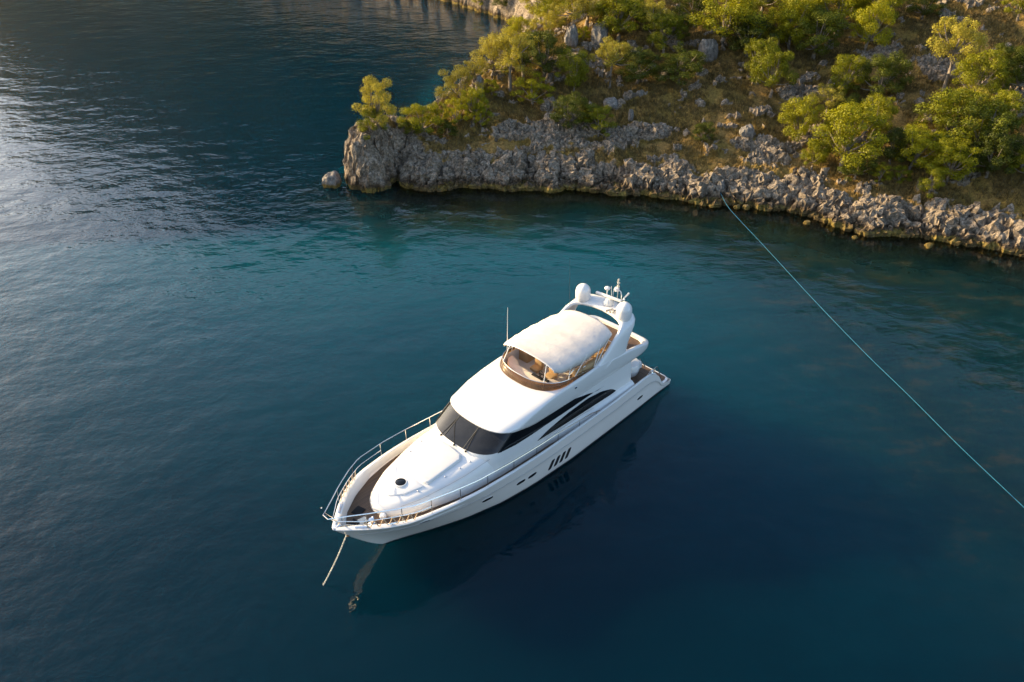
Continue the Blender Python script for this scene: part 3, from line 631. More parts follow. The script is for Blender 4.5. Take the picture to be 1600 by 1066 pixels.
# tinted wind deflector
def screen_pt(q, k, s):
    th = min(q, 1) * math.pi / 2; n = 2.5
    xf, xc, ww = 11.03 - .20 * k, 9.2 - .12 * k, 2.09 - .05 * k
    if q <= 1: x, y = xc + (xf - xc) * math.cos(th) ** (2 / n), ww * math.sin(th) ** (2 / n)
    else: x, y = xc - (q - 1), ww
    h = float(I(x, [7.3, 8.3, 9.3, 10.4], [.02, .16, .30, .40])); return Vector((x, s * y, zcoam(x) - .02 + h * k))
sq = QF + [1 + d for d in lin(.2, 1.85, 8)]
path = [(-1, q) for q in sq[:0:-1]] + [(1, q) for q in sq]
b = MB(); b.loft([[screen_pt(q, k, s) for k in (0, .5, 1)] for s, q in path], closed=False)
ws_ = b.build('wind_deflector', M['screen'], fly, angle=60); md = ws_.modifiers.new('solid', 'SOLIDIFY'); md.thickness = .02
b = MB(); b.tube([screen_pt(q, 1.02, s) for s, q in path], .017, 6); b.build('screen_rail', M['steel'], ws_)
# helm console, seats, table on the flybridge
def slab(outline, z0, z1, bev=.05):
    b = MB(); cx = sum(p[0] for p in outline) / len(outline); cy = sum(p[1] for p in outline) / len(outline)
    f = lambda d: [(x - math.copysign(min(d, abs(x - cx) * .5), x - cx), y - math.copysign(min(d, abs(y - cy) * .5), y - cy)) for x, y in outline]
    b.loft([[(x, y, z0) for x, y in f(0)], [(x, y, z1 - bev) for x, y in f(0)], [(x, y, z1 - bev * .3) for x, y in f(bev * .4)], [(x, y, z1) for x, y in f(bev)]], cap1=True); return b
arc = [(10.55 - .02 - 1.75 * (1 - math.cos(R(a)) ** .8), 1.78 * math.sin(R(a)) ** .8) for a in (0, 15, 30, 45, 60, 72)]
ol = [(x, y) for x, y in arc] + [(9.35, 1.55), (9.75, 1.0), (9.85, .2)] ; ol2 = [(x, -y) for x, y in ol][::-1]
b = slab([(10.62, 0), (10.58, .5), (10.42, 1.0), (10.1, 1.5), (9.75, 1.75), (9.45, 1.78), (9.55, 1.3), (9.85, .9), (9.9, 0), (9.85, -.9), (9.55, -1.3), (9.45, -1.78), (9.75, -1.75), (10.1, -1.5), (10.42, -1.0), (10.58, -.5)], 3.95, 4.86)
con = b.build('helm_console', M['cream'], fly, angle=50)
b = MB()
tor = [(9.72 + .05 * math.cos(R(a)) , .55 + .2 * math.cos(R(a)), 4.88 + .2 * math.sin(R(a))) for a in range(0, 361, 30)]
b.tube(tor, .022, 6, False); b.tube([(9.72, .55, 4.88), (9.95, .55, 4.8)], .03, 6); b.box((9.68, .37, 4.865), (9.72, .73, 4.895), .005, 1); b.build('steering_wheel', M['dark'], con)
b = MB(); b.box((9.88, .95, 4.86), (10.02, 1.25, 4.95), .02); b.box((9.95, .2, 4.86), (10.1, .9, 4.93), .02); b.build('instrument_pod', M['dark'], con)
for y in (.55, -.45):
    b = MB(); b.box((8.75, y - .28, 4.3), (9.25, y + .28, 4.48), .06, 3); b.box((8.65, y - .28, 4.4), (8.85, y + .28, 5.02), .07, 3); b.box((8.9, y - .1, 3.94), (9.1, y + .1, 4.32), .02, 1); b.build('helm_seat', M['tan'], fly)
b = MB(); b.box((5.6, 1.15, 3.95), (8.5, 1.9, 4.38), .07, 3); b.box((5.6, 1.62, 4.3), (8.6, 1.93, 5.05), .09, 3); b.box((5.2, -1.9, 3.95), (5.95, 1.9, 4.38), .07, 3); b.box((5.0, -1.9, 4.3), (5.3, 1.9, 5.0), .07, 3)
b.build('sofa', M['tan'], fly)
b = MB(); b.box((6.4, -1.93, 3.95), (8.8, -1.3, 5.0), .06, 3); b.build('wet_bar', M['tan'], fly)
b = MB(); b.box((6.5, .1, 4.55), (7.8, .95, 4.61), .025, 2); b.box((7.05, .4, 3.95), (7.25, .6, 4.56), .02, 1); b.build('table', M['teak'], fly)
b = MB(); b.box((8.85, 2.19, 4.42), (9.0, 2.23, 4.55), .012, 1); b.build('nav_light', M['steel'], fly)
b = MB(); b.tube([(8.95, 1.95, 4.8)] + [(9.0 - .75 * (1 - math.cos(R(a))) * .5 - .0, 1.78, 4.85 + .38 * math.sin(R(a))) for a in range(0, 181, 20)], .02, 6)
b.tube([(8.2, 2.02, 4.82), (8.2, 2.0, 5.25), (8.0, 2.0, 5.25)], .018, 6); b.build('grab_rail', M['steel'], fly)

# ---- bimini
bows = [10.12, 9.05, 7.85, 6.65, 5.45]
def bim(x, v):
    hw = float(I(x, [5.4, 6.5, 8, 9.5, 10.15], [1.62, 1.86, 1.96, 1.90, 1.72])); k = min(abs(x - bx) for bx in bows)
    sag = .035 * (.6 + .4 * math.sin(x * 2.7)) * math.sin(min(k / .58, 1) * math.pi / 2) ** 1.3
    crown = .30 + .04 * math.sin((x - 5.4) / 4.7 * math.pi)
    edge = float(I(x, [5.4, 7, 9.3, 10.15], [5.88, 5.84, 5.82, 5.90]))
    z = edge + crown * (1 - abs(v) ** 2.6) - sag * (1 - v * v * .4) + .018 * math.sin(x * 9 + v * 5) * abs(v)
    return Vector((x + .14 * (1 - v * v) * (1 if x > 8 else -1) * float(I(x, [5.4, 6.2, 9.4, 10.15], [1, 0, 0, .45])), hw * v, z))
b = MB(); gx = np.linspace(5.42, 10.14, 60); gv = list(np.linspace(-1, 1, 29)); rr = []
for x in gx:
    row = [bim(x, v) for v in gv]; dr = .10 + .16 * float(I(x, [5.4, 6.5, 7.6, 9.6, 10.14], [.2, 1, 1.15, 1.0, .1])) + .025 * math.sin(x * 3.2)
    row = [row[0] + Vector((0, .03, -dr))] + row + [row[-1] + Vector((0, .03, -dr))]
    rr.append(row)
b.loft(rr, closed=False); cv = b.build('bimini_canopy', M['canvas'], yacht, angle=80); md = cv.modifiers.new('solid', 'SOLIDIFY'); md.thickness = .018
b = MB()
for bx in bows:
    pts = [bim(bx, v) - Vector((0, 0, .035)) for v in np.linspace(-1, 1, 13)]; b.tube(pts, .018, 6)
b.build('canopy_bow', M['steel'], cv)
for s in (1, -1):
    for top, bot in ((bim(10.1, .72 * s), (10.62, s * 1.45, 4.82)), (bim(9.05, s), (9.3, s * 1.98, 4.84)), (bim(7.85, s), (9.0, s * 2.02, 4.84)), (bim(6.65, s), (7.3, s * 2.02, 4.8)), (bim(5.5, s), (7.2, s * 2.02, 4.8))):
        b = MB(); b.tube([top, bot], .024, 6); b.build('canopy_pole', M['gel'], cv)

# ---- radar arch
ST = [((7.35, 2.17, 4.70), (4.85, 2.20, 4.36), (0, 1, 0)), ((6.95, 2.14, 4.88), (4.62, 2.17, 4.66), (0, 1, 0.1)), ((6.15, 2.07, 5.27), (4.38, 2.10, 5.05), (0, 1, .15)), ((5.62, 2.02, 5.60), (4.12, 2.06, 5.45), (0, 1, .2)), ((5.15, 1.95, 5.90), (3.86, 2.02, 5.85), (0, 1, .4)),
      ((4.88, 1.80, 6.09), (3.66, 1.88, 6.10), (0, .8, .8)), ((4.66, 1.56, 6.18), (3.50, 1.62, 6.24), (0, .3, 1)), ((4.46, 1.2, 6.21), (3.36, 1.25, 6.29), (0, .1, 1)), ((4.33, .7, 6.24), (3.26, .7, 6.32), (0, 0, 1)), ((4.27, 0, 6.25), (3.22, 0, 6.33), (0, 0, 1))]
def arch_ring(f, r, n, s):
    f, r, n = Vector(f), Vector(r), Vector(n).normalized(); c = (f + r) / 2; h = (f - r) / 2; th = .14; o = []
    for k in range(20):
        a = 2 * math.pi * k / 20; cc, ss = math.cos(a), math.sin(a); pw = 2 / 3.2
        p = c - n * th + h * math.copysign(abs(cc) ** pw, cc) + n * th * math.copysign(abs(ss) ** pw, ss); o.append(Vector((p.x, s * p.y, p.z)))
    return o
rr = [arch_ring(*q, 1) for q in ST] + [arch_ring(*q, -1) for q in ST[-2::-1]]
b = MB(); b.loft(rr, closed=True, cap0=True, cap1=True); arch = b.build('radar_arch', M['gel'], yacht, angle=60)
for s in (1, -1):
    prof = [(.36, -.02), (.40, .06), (.42, .16), (.425, .5)] + [(.425 * math.cos(R(a)), .5 + .46 * math.sin(R(a))) for a in (15, 30, 45, 60, 75, 88)]
    b = MB(); b.lathe(prof, (4.18, s * 1.42, 6.17), 28); b.build('satellite_dome', M['gel'], arch, angle=60)
b = MB(); b.lathe([(.30, 0), (.28, .12), (.2, .25), (.16, .34), (.05, .36)], (3.75, .05, 6.3), 20); rad = b.build('radar_scanner', M['gel'], arch)
b = MB(); b.box((3.68, -.78, 6.66), (3.83, .82, 6.80), .03, 2, rot=R(-38) * 0 + R(6)); b.build('scanner_bar', M['gel'], rad)
b = MB(); b.tube([(3.55, -.25, 6.3), (3.55, -.25, 7.0)], .03, 8); b.lathe([(.03, 7.0), (.15, 7.03), (.17, 7.09), (.12, 7.14), (.02, 7.16)], (3.55, -.25, 0), 16); b.build('gps_antenna', M['gel'], arch)
b = MB(); b.tube([(3.4, .35, 6.3), (3.4, .35, 7.05), (3.4, .35, 7.75)], .022, 6)
for z in (7.35, 7.55, 7.75): b.lathe([(.05, -.05), (.06, 0), (.05, .06), (.01, .07)], (3.4, .35, z), 10)
for z in (7.4, 7.6): b.tube([(3.4, .25, z), (3.4, .45, z)], .015, 5)
b.build('light_mast', M['chain'], arch)
b = MB(); b.tube([(3.4, .05, 6.3), (3.4, .05, 6.9), (3.4, .1, 7.1), (3.4, .3, 7.2), (3.4, .55, 7.1), (3.4, .62, 6.9), (3.4, .62, 6.3)], .024, 6); b.lathe([(.02, -.13), (.13, -.1), (.14, .08), (.02, .12)], (3.42, .3, 7.18), 12)
b.tube([(3.4, -.02, 6.35), (3.35, -.14, 7.15)], .014, 5); b.build('antenna_frame', M['gel'], arch)
b = MB(); b.tube([(3.4, .62, 6.55), (3.2, .95, 7.1)], [.03, .06], 6); b.build('search_light', M['gel'], arch)
b = MB(); b.tube([(3.45, .85, 6.3), (3.45, .85, 6.72)], .016, 5); b.lathe([(.02, -.05), (.06, 0), (.02, .06)], (3.45, .85, 6.75), 10); b.build('anchor_light', M['gel'], arch)
b = MB(); b.tube([(4.0, .75, 6.3), (4.45, .7, 6.34)], [.03, .07], 8); b.tube([(4.0, .55, 6.3), (4.5, .5, 6.34)], [.03, .07], 8); b.build('horn', M['steel'], arch)
b = MB(); b.tube([(9.6, -2.0, 4.7), (9.6, -1.98, 6.0), (9.6, -1.95, 7.75)], [.022, .016, .010], 6); b.build('whip_antenna', M['gel'], fly)
b = MB(); b.tube([(4.9, -1.75, 6.0), (4.95, -1.78, 7.6), (5.0, -1.8, 8.9)], [.010, .007, .004], 5); b.build('whip_antenna', M['grey'], arch)

# ---- rails
def rail_pt(x, s, k):
    """k 0 at the bulwark top .. 1 top rail"""
    hgt = float(I(x, [7.3, 8.0, 9.2, 11, 13, 16, 18, 20, 22.6], [.10, .30, .42, .56, .60, .70, .80, .88, .88])) * k
    xs_ = min(x, 22.4); y = ysheer(xs_) - .07
    if x > 19.5: y = float(I(x, [19.5, 20.2, 21.2, 21.9, 22.3, 22.5, 22.62], [2.05, 1.72, 1.12, .64, .38, .24, .18])) * (k * .6 + .4) + (1 - k) * .6 * max(ysheer(xs_) - .1, 0)
    z = zsheer(xs_) + .03 + hgt; return Vector((x if x < 21.5 else 21.5 + (x - 21.5) * (.45 + .55 * k), s * y, z))
gr = MB()
xr = list(np.linspace(7.3, 19.5, 40)) + list(np.linspace(19.7, 22.62, 18))
top = [rail_pt(x, 1, 1) for x in xr] + [rail_pt(x, -1, 1) for x in reversed([x for x in xr if x > 12.9])]
gr.tube(top, .024, 6)
low = [x for x in xr if x > 18.6]; low2 = [17.9] + [x for x in xr if x > 18.0]
gr.tube([rail_pt(18.7, 1, .5)] + [rail_pt(x, 1, .5) for x in low[1:]] + [rail_pt(x, -1, .5) for x in reversed(low2)], .017, 6)
rail = gr.build('guard_rail', M['steel'], yacht, weld=False)
for s, L in ((1, (7.6, 9.0, 10.7, 12.3, 13.9, 15.6, 17.2, 18.7, 20.0, 21.3, 22.5)), (-1, (13.0, 14.6, 16.2, 17.9, 19.9, 21.3, 22.5))):
    for x in L:
        b = MB(); b.tube([rail_pt(x, s, 0) - Vector((0, 0, .03)), rail_pt(x, s, 1)], .017, 6); b.build('stanchion', M['steel'], rail)
b = MB(); q = rail_pt(22.62, 1, 1); b.tube([(22.55, 0, q.z - .02), (22.72, 0, q.z + .6)], .012, 5); b.lathe([(.01, -.035), (.035, 0), (.01, .035)], (22.72, 0, q.z + .62), 8); b.build('flag_staff', M['steel'], rail)
# thin handrail on the coachroof side
b = MB(); b.tube([(x, float(I(x, CX, CY)) - .2, ztop(x) - .16) for x in np.linspace(14.3, 19.4, 16)], .012, 5); b.build('hand_rail', M['rub'], coach)
# side deck handrail under the lower window
for s in (1, -1):
    b = MB(); b.tube([(7.4, s * 2.27, 2.35), (8.3, s * 2.28, 2.46), (9.8, s * 2.28, 2.5), (11.2, s * 2.27, 2.46)], .014, 5); b.build('hand_rail', M['steel'], house)
# ---- foredeck fittings
zd = zdeck(21)
b = MB(); b.box((20.75, -.05, zd), (21.25, .32, zd + .1), .03, 2, rot=R(-8)); b.build('anchor_locker_lid', M['chain'], yacht)
b = MB(); b.box((20.45, -.75, zd - .03), (20.95, -.3, zd + .05), .03, 2, rot=R(14)); b.build('deck_locker_lid', M['dark'], yacht)
b = MB(); b.box((21.3, -.12, zd - .02), (21.6, .12, zd + .12), .03, 2); b.tube([(21.2, -.2, zd + .1), (21.2, .2, zd + .1)], .06, 8); b.build('chain_stopper', M['dark'], yacht)
b = MB(); b.lathe([(.14, 0), (.15, .08), (.09, .12), (.08, .22), (.13, .26), (.12, .3), (.02, .31)], (20.75, .52, zd - .02), 14); b.tube([(20.55, .35, zd + .12), (20.95, .75, zd + .12)], .07, 8); b.build('windlass', M['steel'], yacht)
b = MB(); b.tube([(20.9, .5, zd + .1), (21.3, .28, zd + .12), (21.75, .06, zd + .35), (22.1, 0, zd + .42)], .03, 6); b.build('anchor_chain_run', M['chain'], yacht)
b = MB(); b.lathe([(.10, 0), (.10, .1), (.16, .14), (.13, .26), (.03, .28)], (20.2, .62, zdeck(20.2)), 14); b.build('capstan', M['gel'], yacht)
for s in (1, -1):
    b = MB(); q = inner_top(.962, s).lerp(hull_pt(.962, 1, s), .5); b.box((q.x - .3, q.y - .05, q.z + .02), (q.x + .3, q.y + .05, q.z + .05), .01, 1, rot=R(-42 * s)); b.build('chafe_plate', M['steel'], bul)
    b = MB(); q = inner_top(.915, s).lerp(hull_pt(.915, 1, s), .5); b.tube([q + Vector((-.2, s * .09, .09)), q + Vector((.2, -s * .09, .09))], .025, 6); b.tube([q, q + Vector((0, 0, .1))], .03, 6); b.build('mooring_cleat', M['steel'], yacht)
b = MB(); b.box((22.0, -.10, 2.90), (22.38, .10, 2.985), .02, 2); b.build('bow_roller', M['steel'], yacht)
b = MB(); b.lathe([(.11, -.02), (.12, .06), (.05, .1)], inner_top(.985, -1).lerp(inner_bot(.985, -1), .4), 14); b.build('deck_lamp', M['chain'], yacht)
for k, x in enumerate((14.2, 11.6)):
    b = MB(); q = inner_bot(x / 21.7, 1); b.tube([q + Vector((-.2, .06, .2)), q + Vector((.2, .06, .2))], .03, 6); b.build('fairlead', M['steel'], bul)

# ---- things carried by the yacht
for s, xx, lab in ((1, np.arange(19.35, 21.1, .34), 'tan rope hung in loops along the bow rail beside the dark teak foredeck'), (-1, np.arange(19.7, 21.2, .26), 'tan rope looped along the far bow rail against the dark water')):
    b = MB()
    for k, x in enumerate(xx):
        p0, p1 = rail_pt(x, s, .5), rail_pt(x + .34, s, .5); c = (p0 + p1) / 2; hh_ = rail_pt(x, s, .5).z - rail_pt(x, s, 0).z
        b.tube([p0.lerp(p1, u) + Vector((0, -s * .03 * math.sin(u * 6.28), -.9 * hh_ * math.sin(u * math.pi))) for u in (0, .1, .25, .4, .5, .6, .75, .9, 1)], .022, 6)
    o = b.build('coiled_rope', M['coil']); o.matrix_world = yacht.matrix_basis; tag(o, lab, 'rope', None)
b = MB(); a0, a1 = Vector((21.75, 0.0, 2.2)), Vector((23.3, -.12, -.05)); nl = 34
for k in range(nl):                                                     # separate links, alternately turned
    u = (k + .5) / nl; c = a0.lerp(a1, u) + Vector((-.06 * math.sin(u * math.pi), 0, -.05 * math.sin(u * math.pi))); d = (a1 - a0).normalized(); e = Vector((0, 1, 0)) if k % 2 else d.cross(Vector((0, 1, 0)))
    b.tube([c + d * .055 * math.cos(R(t)) + e * .026 * math.sin(R(t)) for t in range(0, 361, 45)], .013, 5, False)
b.tube([a1, a1 + Vector((.9, -.1, -1.2))], .03, 6)
o = b.build('anchor_chain', M['chain'], weld=False); o.matrix_world = yacht.matrix_basis; tag(o, 'pale galvanised anchor chain running from the bow down into the water', 'chain')
b = MB(); b.box((21.66, -.09, 2.05), (21.80, .09, 2.42), .03, 2); b.tube([(21.75, -.1, 2.2), (21.75, .1, 2.2)], .04, 8); b.build('hawse_fitting', M['rust'], hull)

# ------------------------------------------------------------------ trees and bushes on the headland
def leaf_mat(name, c0, c1, trans):
    m, nt, out = mat(name); oi = N(nt, "ShaderNodeObjectInfo"); n = noise_node(nt, 1.7, 3, 0.6); n2 = noise_node(nt, 9.0, 2)
    f = math_node(nt, 'ADD', math_node(nt, 'MULTIPLY', n.outputs[0], 0.55), math_node(nt, 'ADD', math_node(nt, 'MULTIPLY', oi.outputs['Random'], 0.35), math_node(nt, 'MULTIPLY', n2.outputs[0], 0.25)))
    r = ramp(nt, f, [(0.30, c0), (0.85, c1)])
    d = N(nt, "ShaderNodeBsdfDiffuse"); t = N(nt, "ShaderNodeBsdfTranslucent"); g = N(nt, "ShaderNodeBsdfGlossy", Roughness=0.45)
    nt.links.new(r.outputs[0], d.inputs[0]); nt.links.new(mixc(nt, 1.0, r.outputs[0], (1.25, 1.15, 0.35), 'MULTIPLY'), t.inputs[0])
    a = N(nt, "ShaderNodeMixShader"); a.inputs[0].default_value = trans; nt.links.new(d.outputs[0], a.inputs[1]); nt.links.new(t.outputs[0], a.inputs[2])
    b = N(nt, "ShaderNodeMixShader"); b.inputs[0].default_value = 0.015; nt.links.new(a.outputs[0], b.inputs[1]); nt.links.new(g.outputs[0], b.inputs[2])
    nt.links.new(b.outputs[0], out.inputs[0]); return m
M['olive'] = leaf_mat('olive_leaves', (0.15, 0.13, 0.018), (0.40, 0.34, 0.045), 0.30)
M['bright'] = leaf_mat('bright_leaves', (0.09, 0.105, 0.005), (0.34, 0.31, 0.008), 0.28)
M['dark'+'leaf'] = leaf_mat('deep_green_leaves', (0.03, 0.042, 0.006), (0.13, 0.14, 0.010), 0.25)
M['dry'] = leaf_mat('dry_scrub', (0.085, 0.06, 0.022), (0.20, 0.15, 0.06), 0.2)
M['bark'] = principled('bark', (0.19, 0.15, 0.11), 0.9, var=0.35, vscale=6, bump=0.5, bscale=14)

def leaf_cloud(clumps, n_per, size, r_, up=0.25):
    Vs, cnt = [], 0
    for (cx, cy, cz, rad) in clumps:
        n = int(n_per * (rad / .7) ** 1.8) + 20
        d = r_.normal(size=(n, 3)); d /= np.linalg.norm(d, axis=1, keepdims=True)
        rr = rad * r_.uniform(.25, 1.0, n) ** .4 * (1 + .13 * r_.normal(size=n))
        p = np.array([cx, cy, cz]) + d * rr[:, None] * np.array([1, 1, .82])
        nn = d * 1.25 + r_.normal(size=(n, 3)) * .5 + np.array([0, 0, up]); nn /= np.linalg.norm(nn, axis=1, keepdims=True)
        a = np.cross(nn, r_.normal(size=(n, 3))); a /= np.linalg.norm(a, axis=1, keepdims=True) + 1e-9; b = np.cross(nn, a)
        s = (size * r_.uniform(.6, 1.4, n))[:, None]
        Vs.append(np.stack([p - a * s, p - b * s * .5 + nn * s * .12, p + a * s, p + b * s * .5 + nn * s * .12], 1).reshape(-1, 3))
    V = np.vstack(Vs); return V, np.arange(len(V)).reshape(-1, 4)
def tree_proto(kind, seed):
    """crown 4 m wide, tree 4.6 m tall; returns trunk mesh and crown mesh"""
    r_ = np.random.default_rng(seed); clumps = []; b = MB(); H = 4.6; Rw = 2.0
    base = {'olive': .42, 'low': .12, 'bright': .16, 'dark': .10, 'bush': .04}[kind]; nc = {'olive': 24, 'low': 26, 'bright': 31, 'dark': 32, 'bush': 22}[kind]
    zb, ztp = base * H, H; lean = Vector((r_.uniform(-.3, .3), r_.uniform(-.3, .3), 0))
    tops = []
    for k in range(nc):
        u = (k + .5) / nc; hz = zb + .45 + (ztp - zb - .85) * u ** .85; t = (hz - zb) / (ztp - zb)
        wid = Rw * (.62 + .62 * math.sin(min(t * 1.25 + .22, 1.0) * math.pi * .62)) * (1 - .52 * max(0, t - .45) / .55)
        a = k * 2.4 + r_.uniform(-.6, .6); rad = wid * math.sqrt(r_.uniform(.12, .78)) * (1 if k % 4 else .35)
        cr = r_.uniform(.34, .64) * (1.0 if kind != 'olive' else .9)
        rad = min(rad, Rw - cr * .6)
        clumps.append((lean.x * t + rad * math.cos(a), lean.y * t + rad * math.sin(a), hz + r_.uniform(-.2, .2), cr))
    V, F = leaf_cloud(clumps, {'olive': 560, 'low': 560, 'bright': 600, 'dark': 620, 'bush': 640}[kind], {'olive': .056, 'low': .056, 'bright': .058, 'dark': .06, 'bush': .06}[kind], r_)
    mt = {'olive': M['olive'], 'low': M['olive'], 'bright': M['bright'], 'dark': M['darkleaf'], 'bush': M['bright']}[kind]
    crown = np_mesh(kind + '_crown', V, F, mt, smooth=False)
    tz = zb + .5; pts = [(0, 0, -.5), (0, 0, 0), (r_.uniform(-.12, .12), r_.uniform(-.12, .12), tz * .5), (lean.x * .3, lean.y * .3, tz)]
    b.tube(pts, [.22, .17, .13, .10], 8)
    for c in clumps[::2]:
        p0 = Vector(pts[3]) if c[2] > tz else Vector(pts[2]); p1 = Vector(c[:3])
        mid = p0.lerp(p1, .5) + Vector((r_.uniform(-.15, .15), r_.uniform(-.15, .15), -.12)); b.tube([p0, mid, p1], [.075, .05, .02], 5)
    o = b.build('trunk_mesh', M['bark'], None, weld=False); me = o.data; bpy.data.objects.remove(o); return me, crown
PROTO = {k: [tree_proto(k, 100 + 17 * i + len(k)) for i in range(n)] for k, n in (('olive', 5), ('low', 3), ('bright', 5), ('dark', 4), ('bush', 4))}
